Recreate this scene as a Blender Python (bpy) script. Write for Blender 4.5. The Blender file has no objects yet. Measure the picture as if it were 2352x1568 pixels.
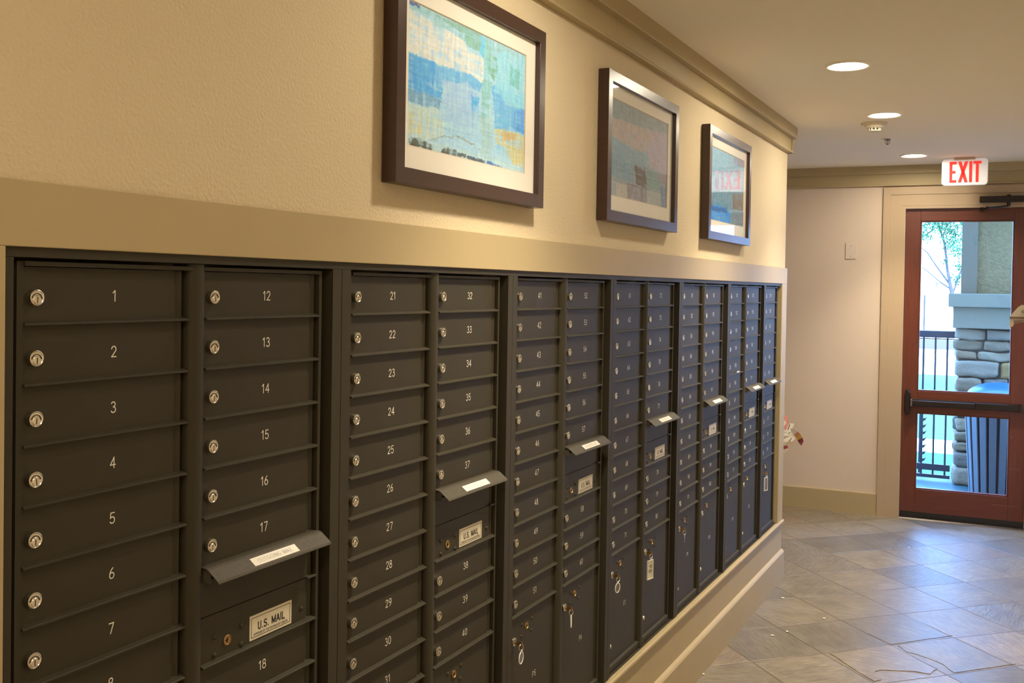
import bpy, bmesh, math, random
from mathutils import Vector, Matrix, noise
random.seed(7)
PI = math.pi
scene = bpy.context.scene
COL = scene.collection
ZF = 1.769                      # height of the reference line (top of the first mailbox doors) above the floor

# ------------------------------------------------------------------ camera
CF, CYAW, CPIT, CROL = 2300.0, 0.46994250841480395, -0.0178386093652451, 0.016267400637268507
CAMP = Vector((1.2797304230727078, 0.0, ZF - 0.022207283954568165))
PX, PY = 1176.0, 700.0
cyw, syw, cp, sp = math.cos(CYAW), math.sin(CYAW), math.cos(CPIT), math.sin(CPIT)
_f = Vector((-syw * cp, cyw * cp, sp)); _r = Vector((cyw, syw, 0)); _u = _r.cross(_f)
_R = _r * math.cos(CROL) + _u * math.sin(CROL); _U = -_r * math.sin(CROL) + _u * math.cos(CROL)
cam = bpy.data.cameras.new('camera'); camo = bpy.data.objects.new('camera', cam); COL.objects.link(camo)
M = Matrix((( _R.x, _U.x, -_f.x, CAMP.x), (_R.y, _U.y, -_f.y, CAMP.y), (_R.z, _U.z, -_f.z, CAMP.z), (0, 0, 0, 1)))
camo.matrix_world = M
cam.sensor_width = 36.0; cam.sensor_fit = 'HORIZONTAL'; cam.lens = 36.0 * CF / 2352.0
cam.shift_y = -(784.0 - PY) / 2352.0
cam.clip_start = 0.02; cam.clip_end = 300
scene.camera = camo

def at(px, py, y):
    """point seen at a pixel of the photograph, on the plane at depth y"""
    d = _R * ((px - PX) / CF) - _U * ((py - PY) / CF) + _f
    return CAMP + d * ((y - CAMP.y) / d.y)

# ------------------------------------------------------------------ materials
def lin(c):
    return tuple(((v / 255) / 12.92 if v / 255 <= 0.04045 else ((v / 255 + 0.055) / 1.055) ** 2.4) for v in c)

MATS = {}
def mat(name, col, rough=0.6, metal=0.0, spec=0.5, bump=None, var=None, emit=None, coat=0.0):
    m = bpy.data.materials.new(name); m.use_nodes = True
    nt = m.node_tree; b = nt.nodes['Principled BSDF']
    b.inputs['Base Color'].default_value = (*col, 1)
    b.inputs['Roughness'].default_value = rough
    b.inputs['Metallic'].default_value = metal
    b.inputs['Specular IOR Level'].default_value = spec
    if coat: b.inputs['Coat Weight'].default_value = coat
    tc = None
    if bump or var:
        tc = nt.nodes.new('ShaderNodeTexCoord')
    if bump:                       # (scale, strength, distance, detail)
        n = nt.nodes.new('ShaderNodeTexNoise'); n.inputs['Scale'].default_value = bump[0]; n.inputs['Detail'].default_value = bump[3]
        bp = nt.nodes.new('ShaderNodeBump'); bp.inputs['Strength'].default_value = bump[1]; bp.inputs['Distance'].default_value = bump[2]
        nt.links.new(tc.outputs['Object'], n.inputs['Vector']); nt.links.new(n.outputs['Fac'], bp.inputs['Height'])
        nt.links.new(bp.outputs['Normal'], b.inputs['Normal'])
    if var:                        # (scale, amount, stretch xyz)
        mp = nt.nodes.new('ShaderNodeMapping'); mp.inputs['Scale'].default_value = var[2]
        n = nt.nodes.new('ShaderNodeTexNoise'); n.inputs['Scale'].default_value = var[0]; n.inputs['Detail'].default_value = 4
        r = nt.nodes.new('ShaderNodeMix'); r.data_type = 'RGBA'
        r.inputs['A'].default_value = (*[c * (1 - var[1]) for c in col], 1); r.inputs['B'].default_value = (*[min(1, c * (1 + var[1])) for c in col], 1)
        nt.links.new(tc.outputs['Object'], mp.inputs['Vector']); nt.links.new(mp.outputs['Vector'], n.inputs['Vector'])
        nt.links.new(n.outputs['Fac'], r.inputs['Factor']); nt.links.new(r.outputs['Result'], b.inputs['Base Color'])
    if emit:
        b.inputs['Emission Color'].default_value = (*emit[0], 1); b.inputs['Emission Strength'].default_value = emit[1]
    MATS[name] = m
    return m

def glass_mat(name, tint=(1, 1, 1), rough=0.0, ior=1.5):
    m = bpy.data.materials.new(name); m.use_nodes = True; nt = m.node_tree
    for n in list(nt.nodes):
        if n.type != 'OUTPUT_MATERIAL': nt.nodes.remove(n)
    out = nt.nodes['Material Output']
    t = nt.nodes.new('ShaderNodeBsdfTransparent'); t.inputs['Color'].default_value = (*tint, 1)
    g = nt.nodes.new('ShaderNodeBsdfGlossy'); g.inputs['Roughness'].default_value = rough
    f = nt.nodes.new('ShaderNodeFresnel'); f.inputs['IOR'].default_value = ior
    mx = nt.nodes.new('ShaderNodeMixShader')
    ge = nt.nodes.new('ShaderNodeNewGeometry'); inv = nt.nodes.new('ShaderNodeMath'); inv.operation = 'SUBTRACT'; inv.inputs[0].default_value = 1.0
    mu = nt.nodes.new('ShaderNodeMath'); mu.operation = 'MULTIPLY'
    nt.links.new(ge.outputs['Backfacing'], inv.inputs[1]); nt.links.new(inv.outputs[0], mu.inputs[0]); nt.links.new(f.outputs['Fac'], mu.inputs[1])
    nt.links.new(mu.outputs[0], mx.inputs['Fac']); nt.links.new(t.outputs['BSDF'], mx.inputs[1]); nt.links.new(g.outputs['BSDF'], mx.inputs[2])
    nt.links.new(mx.outputs['Shader'], out.inputs['Surface'])
    MATS[name] = m
    return m

def attr_mat(name, rough=0.7, bump=None):
    m = mat(name, (0.5, 0.5, 0.5), rough, bump=bump)
    nt = m.node_tree; a = nt.nodes.new('ShaderNodeVertexColor'); a.layer_name = 'tint'
    nt.links.new(a.outputs['Color'], nt.nodes['Principled BSDF'].inputs['Base Color'])
    return m

STUCCO = mat('stucco_paint', (0.645, 0.54, 0.365), 0.75, spec=0.25, bump=(140, 0.6, 0.004, 2.5))
OLIVE = mat('olive_trim_paint', (0.44, 0.35, 0.195), 0.5, spec=0.3, bump=(60, 0.08, 0.002, 3), var=(6, 0.05, (1, 1, 1)))
FARPAINT = mat('cream_wall_paint', (0.68, 0.56, 0.45), 0.7, spec=0.25, bump=(170, 0.2, 0.003, 2))
PALEP = mat('pale_wall_paint', (0.88, 0.80, 0.67), 0.8, spec=0.2)
CEILP = mat('ceiling_paint', (0.85, 0.77, 0.62), 0.85, spec=0.15, bump=(120, 0.12, 0.003, 2))
BRONZE = mat('dark_bronze_powder_coat', (0.0395, 0.0335, 0.0205), 0.5, spec=0.26, bump=(420, 0.12, 0.001, 2), var=(14, 0.07, (1, 1, 1)))
BRONZEW = mat('worn_bronze_powder_coat', (0.068, 0.058, 0.042), 0.6, spec=0.35, bump=(260, 0.3, 0.001, 3), var=(130, 0.4, (1, 1, 1)))
BLACK = mat('black_recess', (0.006, 0.006, 0.005), 0.8, spec=0.1)
CHROME = mat('satin_chrome', (0.72, 0.67, 0.57), 0.26, 1.0)
BRASS = mat('brass', (0.66, 0.47, 0.22), 0.3, 1.0)
BRASSO = mat('tarnished_brass', (0.50, 0.33, 0.15), 0.38, 1.0)
SLOT = mat('keyhole_dark', (0.045, 0.032, 0.016), 0.6)
ENGRAVE = mat('engraved_number_white', (0.80, 0.76, 0.66), 0.6)
STICKER = mat('white_sticker', (0.80, 0.78, 0.72), 0.5)
STICKGREY = mat('grey_lettering', (0.36, 0.34, 0.31), 0.6)
LABEL = mat('cream_label', (0.66, 0.60, 0.46), 0.5)
INK = mat('black_ink', (0.015, 0.013, 0.012), 0.6)
CLEAR = mat('clear_plastic', (0.75, 0.72, 0.66), 0.12, spec=0.8)
WALNUT = mat('dark_walnut', (0.042, 0.018, 0.012), 0.3, spec=0.6, var=(8, 0.3, (1, 1, 14)))
MAT = mat('cream_mat_board', (0.80, 0.77, 0.70), 0.85)
BEVEL = mat('mat_bevel', (0.52, 0.44, 0.34), 0.8)
PGLASS = glass_mat('picture_glass')
DGLASS = glass_mat('door_glass')
ARTM = attr_mat('painted_print', 0.75)
LENSM = mat('lamp_lens', (0.9, 0.9, 0.9), 0.5, emit=((1.0, 0.875, 0.665), 300.0))
LENSFILL = mat('fill_lamp_lens', (0.9, 0.9, 0.9), 0.5, emit=((1.0, 0.875, 0.665), 190.0))  # dimmer lens, for the added fill lamp over the viewer
TRIMW = mat('white_can_trim', (0.88, 0.84, 0.76), 0.45)
IVORY = mat('ivory_plastic', (0.62, 0.55, 0.42), 0.45)
VENT = mat('detector_slot', (0.03, 0.022, 0.015), 0.7)
STEELG = mat('grey_metal', (0.23, 0.20, 0.22), 0.35, 0.8)
SIGNW = mat('exit_panel', (0.80, 0.77, 0.78), 0.25, emit=((1.0, 0.93, 0.92), 0.22))
SIGNR = mat('exit_red', (0.80, 0.035, 0.03), 0.35, emit=((1.0, 0.05, 0.04), 0.55))
SIGNB = mat('exit_canopy', (0.60, 0.46, 0.32), 0.4)
MAHOG = mat('mahogany', (0.135, 0.033, 0.018), 0.33, spec=0.5, var=(7, 0.35, (10, 10, 0.7)))
MAHOGH = mat('mahogany_rail', (0.130, 0.032, 0.018), 0.33, spec=0.5, var=(7, 0.35, (0.7, 10, 10)))
DKBRZ = mat('dark_bronze_hardware', (0.035, 0.027, 0.026), 0.35, 0.6)
PLATE = mat('cream_plate', (0.66, 0.55, 0.46), 0.4)
RUBBER = mat('door_sweep', (0.02, 0.016, 0.014), 0.7)

# ------------------------------------------------------------------ mesh building
class MB:
    def __init__(self): self.v = []; self.f = []; self.m = []; self.c = None
    def add(self, vs, fs, m=0):
        o = len(self.v); self.v += [tuple(p) for p in vs]
        for f in fs: self.f.append(tuple(i + o for i in f)); self.m.append(m)
    def box(self, x0, x1, y0, y1, z0, z1, m=0):
        vs = [(x, y, z) for z in (z0, z1) for y in (y0, y1) for x in (x0, x1)]
        self.add(vs, [(0, 2, 3, 1), (4, 5, 7, 6), (0, 1, 5, 4), (2, 6, 7, 3), (0, 4, 6, 2), (1, 3, 7, 5)], m)
    def prism(self, prof, axis, a0, a1, m=0):
        """prof: closed outline; axis 'y': prof in (x,z) run along y; 'z': (x,y) along z; 'x': (y,z) along x"""
        def P(p, a): return {'y': (p[0], a, p[1]), 'z': (p[0], p[1], a), 'x': (a, p[0], p[1])}[axis]
        n = len(prof); vs = [P(p, a0) for p in prof] + [P(p, a1) for p in prof]
        fs = [(i, (i + 1) % n, n + (i + 1) % n, n + i) for i in range(n)] + [tuple(range(n - 1, -1, -1)), tuple(range(n, 2 * n))]
        self.add(vs, fs, m)
    def lathe(self, prof, c, axis, n=24, m=0, cap=True):
        """prof: list of (r, t) with t along the axis"""
        e1, e2, e3 = {'x': (Vector((0, 1, 0)), Vector((0, 0, 1)), Vector((1, 0, 0))), 'y': (Vector((0, 0, 1)), Vector((1, 0, 0)), Vector((0, 1, 0))), 'z': (Vector((1, 0, 0)), Vector((0, 1, 0)), Vector((0, 0, 1)))}[axis]
        c = Vector(c); vs = []; fs = []
        for r, t in prof:
            for k in range(n):
                a = 2 * PI * k / n; vs.append(c + e1 * (r * math.cos(a)) + e2 * (r * math.sin(a)) + e3 * t)
        for j in range(len(prof) - 1):
            for k in range(n):
                fs.append((j * n + k, j * n + (k + 1) % n, (j + 1) * n + (k + 1) % n, (j + 1) * n + k))
        if cap:
            if prof[0][0] > 1e-6: fs.append(tuple(range(n - 1, -1, -1)))
            if prof[-1][0] > 1e-6: fs.append(tuple((len(prof) - 1) * n + k for k in range(n)))
        self.add(vs, fs, m)
    def tube(self, pts, r, n=8, m=0, closed=False):
        pts = [Vector(p) for p in pts]; N = len(pts); vs = []; fs = []
        rr = r if isinstance(r, (list, tuple)) else [r] * N
        for i, p in enumerate(pts):
            if closed: d = pts[(i + 1) % N] - pts[i - 1]
            else: d = pts[min(i + 1, N - 1)] - pts[max(i - 1, 0)]
            d.normalize(); a = d.orthogonal().normalized()
            if i == 0: pa = a
            else:
                a = pa - d * pa.dot(d)
                a = a.normalized() if a.length > 1e-6 else d.orthogonal().normalized()
                pa = a
            b = d.cross(a)
            for k in range(n):
                t = 2 * PI * k / n; vs.append(p + (a * math.cos(t) + b * math.sin(t)) * rr[i])
        for i in range(N if closed else N - 1):
            for k in range(n):
                j = (i + 1) % N; fs.append((i * n + k, i * n + (k + 1) % n, j * n + (k + 1) % n, j * n + k))
        if not closed: fs += [tuple(range(n - 1, -1, -1)), tuple((N - 1) * n + k for k in range(n))]
        self.add(vs, fs, m)
    def text(self, s, mtx, m=0):
        if s not in TXT: TXT[s] = glyphs(s)
        vs, fs = TXT[s]; self.add([mtx @ Vector(p) for p in vs], fs, m)
    def mesh(self, name, mats, smooth=None):
        me = bpy.data.meshes.new(name); me.from_pydata(self.v, [], self.f)
        for mm in mats: me.materials.append(mm)
        me.polygons.foreach_set('material_index', self.m)
        bm = bmesh.new(); bm.from_mesh(me); bmesh.ops.recalc_face_normals(bm, faces=bm.faces); bm.to_mesh(me); bm.free()
        if smooth:
            me.polygons.foreach_set('use_smooth', [True] * len(me.polygons)); me.set_sharp_from_angle(angle=math.radians(smooth))
        me.update()
        return me
    def build(self, name, mats, parent=None, loc=(0, 0, 0), smooth=None, bevel=None, rot=None):
        if not isinstance(mats, (list, tuple)): mats = [mats]
        return put(name, self.mesh(name, mats, smooth), parent, loc, bevel, rot)

def put(name, me, parent=None, loc=(0, 0, 0), bevel=None, rot=None):
    o = bpy.data.objects.new(name, me); COL.objects.link(o); o.location = loc
    if parent: o.parent = parent
    if rot: o.rotation_euler = rot
    if bevel:
        b = o.modifiers.new('bevel', 'BEVEL'); b.width = bevel; b.segments = 2; b.limit_method = 'ANGLE'; b.angle_limit = math.radians(40)
        b.harden_normals = False
    return o

def tag(o, label=None, cat=None, group=None, kind=None):
    if label: o['label'] = label
    if cat: o['category'] = cat
    if group: o['group'] = group
    if kind: o['kind'] = kind
    return o
def thing(name, label, cat, loc=(0, 0, 0), group=None, rot=None):
    o = bpy.data.objects.new(name, None); COL.objects.link(o); o.location = loc; o.empty_display_size = 0.05
    if rot: o.rotation_euler = rot
    return tag(o, label, cat, group)
def struct(o): o['kind'] = 'structure'; return o

# ------------------------------------------------------------------ lettering: rounded single-stroke capitals and figures
def arc(cx, cy, rx, ry, a0, a1, n=14):
    return [(cx + rx * math.cos(math.radians(a0 + (a1 - a0) * k / n)), cy + ry * math.sin(math.radians(a0 + (a1 - a0) * k / n))) for k in range(n + 1)]
GL = {
 '0': (.56, [arc(.28, .5, .25, .47, 0, 360, 24)]), '1': (.36, [[(.04, .76), (.25, .96), (.25, .03)]]),
 '2': (.56, [arc(.28, .70, .24, .26, 172, -38) + [(.04, .04), (.53, .04)]]),
 '3': (.56, [arc(.27, .74, .21, .22, 155, -90) + arc(.27, .27, .25, .25, 90, -155)]),
 '4': (.60, [[(.43, .03), (.43, .96), (.03, .30), (.58, .30)]]),
 '5': (.56, [[(.50, .95), (.11, .95), (.07, .50)] + arc(.26, .31, .26, .28, 140, -150)]),
 '6': (.56, [arc(.28, .29, .24, .26, 0, 360, 22), [(.04, .30), (.07, .50), (.18, .74), (.38, .96)]]),
 '7': (.56, [[(.03, .95), (.53, .95), (.20, .03)]]),
 '8': (.56, [arc(.28, .74, .20, .22, 0, 360, 20), arc(.28, .275, .25, .25, 0, 360, 22)]),
 '9': (.56, [arc(.28, .71, .24, .26, 0, 360, 22), [(.52, .70), (.49, .50), (.38, .26), (.18, .04)]]),
 'P': (.56, [[(.06, .03), (.06, .95), (.28, .95)] + arc(.28, .70, .23, .25, 90, -90) + [(.06, .45)]]),
 'U': (.60, [[(.06, .96), (.06, .30)] + arc(.30, .29, .24, .26, 180, 360) + [(.54, .96)]]),
 'S': (.56, [arc(.28, .735, .22, .22, 20, 270) + arc(.28, .275, .24, .245, 90, -160)]),
 'M': (.74, [[(.05, .03), (.05, .95), (.37, .10), (.69, .95), (.69, .03)]]),
 'A': (.62, [[(.02, .03), (.31, .95), (.60, .03)], [(.12, .32), (.50, .32)]]), 'I': (.16, [[(.08, .03), (.08, .96)]]),
 'L': (.50, [[(.06, .96), (.06, .04), (.48, .04)]]), 'O': (.68, [arc(.34, .5, .30, .46, 0, 360, 24)]),
 'T': (.56, [[(.0, .95), (.56, .95)], [(.28, .95), (.28, .03)]]), 'G': (.68, [arc(.34, .5, .30, .46, 48, 345, 20) + [(.64, .44), (.40, .44)]]),
 'N': (.60, [[(.06, .03), (.06, .95), (.54, .05), (.54, .96)]]), 'E': (.52, [[(.50, .95), (.06, .95), (.06, .04), (.50, .04)], [(.06, .5), (.46, .5)]]),
 'R': (.58, [[(.06, .03), (.06, .95), (.28, .95)] + arc(.28, .72, .23, .23, 90, -90) + [(.06, .49)], [(.28, .49), (.55, .03)]]),
 'V': (.60, [[(.02, .96), (.30, .05), (.58, .96)]]), 'D': (.60, [[(.06, .04), (.06, .95), (.25, .95)] + arc(.25, .495, .30, .455, 90, -90) + [(.06, .04)]]),
 'B': (.56, [[(.06, .04), (.06, .95), (.28, .95)] + arc(.28, .73, .19, .22, 90, -90) + [(.06, .51)], [(.28, .51)] + arc(.28, .275, .24, .235, 90, -90) + [(.06, .04)]]),
 'Y': (.58, [[(.02, .96), (.29, .48), (.56, .96)], [(.29, .48), (.29, .03)]]), 'H': (.60, [[(.06, .03), (.06, .96)], [(.54, .03), (.54, .96)], [(.06, .5), (.54, .5)]]),
 '.': (.16, [[(.08, .03), (.08, .09)]]), ' ': (.30, [])}
TXT = {}
def glyphs(s):
    th = 0.165 if s == 'U.S. MAIL' else 0.13 if s.startswith('APPROVED') else 0.075 if s == 'OUTGOING MAIL' else 0.102
    gap = 0.20 if len(s) < 5 else 0.17
    vs, fs = [], []; x = 0.0; r = th / 2; lay = 0
    def ribbon(st, zo):
        n = len(st); closed = n > 3 and math.hypot(st[0][0] - st[-1][0], st[0][1] - st[-1][1]) < 1e-5
        if closed: st = st[:-1]; n -= 1
        def dirv(i, j):
            dx, dy = st[j][0] - st[i][0], st[j][1] - st[i][1]; l = math.hypot(dx, dy); return dx / l, dy / l
        o = len(vs); ds = []
        for i in range(n):
            if closed: d0, d1 = dirv((i - 1) % n, i), dirv(i, (i + 1) % n)
            else: d0 = dirv(i - 1, i) if i else dirv(0, 1); d1 = dirv(i, i + 1) if i < n - 1 else d0
            mx_, my_ = d0[0] + d1[0], d0[1] + d1[1]; l = math.hypot(mx_, my_); mx_ /= l; my_ /= l
            k = r / max(0.5, mx_ * d0[0] + my_ * d0[1])
            vs.append((st[i][0] - my_ * k, st[i][1] + mx_ * k, zo)); vs.append((st[i][0] + my_ * k, st[i][1] - mx_ * k, zo)); ds.append((mx_, my_))
        for i in range(n if closed else n - 1):
            j = (i + 1) % n; fs.append((o + 2 * i, o + 2 * i + 1, o + 2 * j + 1, o + 2 * j))
        if not closed:            # round ends
            for i, sg in ((0, -1), (n - 1, 1)):
                a0 = math.atan2(ds[i][1] * sg, ds[i][0] * sg); q_ = len(vs)
                vs.extend((st[i][0] + r * math.cos(a0 - PI / 2 + PI * k / 6), st[i][1] + r * math.sin(a0 - PI / 2 + PI * k / 6), zo) for k in range(7)); fs.append(tuple(range(q_, q_ + 7)))
    for ch in s:
        w, strokes = GL[ch]; lay = 0
        for st in strokes:
            st = [(x + p[0], p[1]) for p in st]
            st = [p for i, p in enumerate(st) if i == 0 or math.hypot(p[0] - st[i - 1][0], p[1] - st[i - 1][1]) > 1e-4]
            run = [st[0]]                      # break at sharp corners, each piece a hair higher than the last
            for i in range(1, len(st)):
                run.append(st[i])
                if i < len(st) - 1:
                    ax, ay = st[i][0] - st[i - 1][0], st[i][1] - st[i - 1][1]; bx, by = st[i + 1][0] - st[i][0], st[i + 1][1] - st[i][1]
                    if (ax * bx + ay * by) / (math.hypot(ax, ay) * math.hypot(bx, by)) < 0.45:
                        ribbon(run, 0.007 * lay); lay += 1; run = [st[i]]
            ribbon(run, 0.007 * lay); lay += 1
        x += w + gap
    x -= gap
    return [Vector((v[0] - x / 2, v[1] - 0.5, v[2])) for v in vs], fs
def wall_m(x, y, z, h, w=None):           # text plane facing +x (reads along +y)
    w = h if w is None else w
    return Matrix(((0, 0, h, x), (w, 0, 0, y), (0, h, 0, z), (0, 0, 0, 1)))
def front_m(x, y, z, h, w=None):          # text plane facing -y (reads along +x)
    w = h if w is None else w
    return Matrix(((w, 0, 0, x), (0, 0, -1, y), (0, h, 0, z), (0, 0, 0, 1)))
def Z(r): return r + ZF

# ------------------------------------------------------------------ the setting
CEIL = Z(0.968); YB = -2.2; WEND = 6.17; XR = 1.62
FY, FROT = 8.30, 0.05
OPY0, OPY1, OPZ0, OPZ1 = 0.93, 6.045, Z(-1.412), Z(0.026)
w = MB()
w.box(-1.8, 0, YB, OPY0, 0, CEIL); w.box(-1.8, 0, OPY1, WEND, 0, CEIL)
w.box(-1.8, 0, OPY0, OPY1, OPZ1, CEIL); w.box(-1.8, 0, OPY0, OPY1, 0, OPZ0); w.box(-1.8, -0.48, OPY0, OPY1, OPZ0, OPZ1)
struct(w.build('wall_left', STUCCO))
w = MB(); w.box(XR, XR + 0.1, YB, 9.0, 0, CEIL); struct(w.build('wall_right', PALEP))
w = MB(); w.box(-1.8, XR, YB - 0.1, YB, 0, CEIL); struct(w.build('wall_back', PALEP))
w = MB(); w.box(-1.9, -1.8, WEND - 0.3, 8.9, 0, CEIL); struct(w.build('wall_alcove', FARPAINT))
w = MB(); w.box(-1.9, XR + 0.1, YB - 0.1, 8.75, CEIL, CEIL + 0.12); struct(w.build('ceiling', CEILP))

# far wall: local u along the wall, v into the wall; turned a little about the vertical
FM = dict(loc=(0, FY, 0), rot=(0, 0, FROT))
DU0, DU1, DZ1 = 0.455, 1.352, Z(0.648)
w = MB()
w.box(-2.0, DU0, 0, 0.16, 0, CEIL + 0.02); w.box(DU1, XR + 0.1, 0, 0.16, 0, CEIL + 0.02); w.box(DU0, DU1, 0, 0.16, DZ1, CEIL + 0.02)
struct(w.build('wall_far', FARPAINT, **FM))

# band of flat boards over and around the mailboxes
t = MB()
t.box(0, 0.014, 0.78, WEND + 0.002, Z(0.024), Z(0.119))
t.box(0, 0.014, 0.78, 0.928, Z(-1.42), Z(0.024)); t.box(0, 0.014, 6.047, WEND + 0.002, Z(-1.42), Z(0.024))
t.box(-0.12, 0.012, 6.041, 6.047, Z(-1.405), Z(0.024))
struct(t.build('trim_1', OLIVE, bevel=0.0015))
t = MB()                                     # sill and apron board under the mailboxes
t.prism([(-0.02, Z(-1.424)), (-0.02, Z(-1.409)), (0.018, Z(-1.409)), (0.024, Z(-1.413)), (0.025, Z(-1.420)), (0.021, Z(-1.426)), (0.012, Z(-1.427))], 'y', 0.5, WEND + 0.012)
t.box(0, 0.011, 0.5, WEND + 0.003, Z(-1.60), Z(-1.425))
struct(t.build('trim_2', OLIVE))
t = MB()                                     # crown: two flat boards and a bead
prof = [(0, Z(0.816)), (0.030, Z(0.816)), (0.032, Z(0.820)), (0.030, Z(0.827)), (0.022, Z(0.830)), (0.022, Z(0.902)), (0.050, Z(0.902)), (0.052, Z(0.906)), (0.052, CEIL), (0, CEIL)]
t.prism(prof, 'y', YB, WEND + 0.03)
prof2 = [(y - 0.0, z) for y, z in prof]
t.prism([(WEND + p[0], p[1]) for p in prof], 'x', -1.8, 0.03)
t.box(0.0219, 0.0224, 3.232, 3.234, Z(0.831), Z(0.901))
struct(t.build('trim_3', OLIVE))
t = MB(); bprof = [(0, Z(-1.584)), (0.016, Z(-1.590)), (0.024, Z(-1.596)), (0.029, Z(-1.604)), (0.029, 0.0), (0, 0.0)]
t.prism(bprof, 'y', YB, WEND + 0.006); t.box(-1.8, 0.0, WEND, WEND + 0.016, 0, Z(-1.604))
struct(t.build('baseboard_left', OLIVE))
t = MB(); t.prism([(XR - p[0], p[1]) for p in prof], 'y', YB, 8.33); struct(t.build('trim_7', OLIVE))
t = MB(); t.prism([(XR - p[0] * 0.6, p[1]) for p in bprof], 'y', YB, 8.33); struct(t.build('baseboard_right', OLIVE))
# far wall trims
t = MB(); t.prism([(0, Z(0.812)), (-0.030, Z(0.812)), (-0.030, Z(0.822)), (-0.020, Z(0.824)), (-0.020, Z(0.905)), (-0.044, Z(0.905)), (-0.046, Z(0.91)), (-0.046, CEIL), (0, CEIL)], 'x', -1.9, XR)
struct(t.build('trim_4', OLIVE, **FM))
t = MB(); t.prism([(0, Z(-1.598)), (-0.014, Z(-1.598)), (-0.018, Z(-1.604)), (-0.018, 0), (0, 0)], 'x', -1.9, 0.303)
struct(t.build('baseboard_far', OLIVE, **FM))
t = MB()                                     # door casing, stepped boards
CASE = mat('casing_paint', (0.47, 0.35, 0.225), 0.5, spec=0.3, bump=(60, 0.06, 0.002, 3))
def board(pts, d):
    t.add([(u, -d, z) for u, z in pts] + [(u, 0, z) for u, z in pts], [(0, 1, 2, 3), (7, 6, 5, 4), (0, 1, 5, 4), (1, 2, 6, 5), (2, 3, 7, 6), (3, 0, 4, 7)])
za, zb_, zc_ = Z(0.655), Z(0.742), Z(0.800)
board([(0.306, 0), (0.361, 0), (0.361, zb_ + 0.001), (0.306, zc_)], 0.027); board([(1.446, 0), (1.500, 0), (1.500, zc_), (1.446, zb_ + 0.001)], 0.027); board([(0.306, zc_), (0.361, zb_ + 0.001), (1.446, zb_ + 0.001), (1.500, zc_)], 0.027)
board([(0.361, 0), (0.447, 0), (0.447, za), (0.361, zb_)], 0.019); board([(1.360, 0), (1.446, 0), (1.446, zb_), (1.360, za)], 0.019); board([(0.361, zb_), (0.447, za), (1.360, za), (1.446, zb_)], 0.019)
t.box(0.440, 0.470, -0.0185, 0.15, 0, za - 0.001); t.box(1.339, 1.367, -0.0185, 0.15, 0, za - 0.001); t.box(0.470, 1.339, -0.0185, 0.15, Z(0.634), za - 0.001)
struct(t.build('trim_5', CASE, **FM))
t = MB(); t.prism([(-0.03, 0), (-0.02, 0.010), (0.13, 0.012), (0.16, 0)], 'x', 0.470, 1.339)
struct(t.build('trim_6', DKBRZ, **FM))

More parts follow.
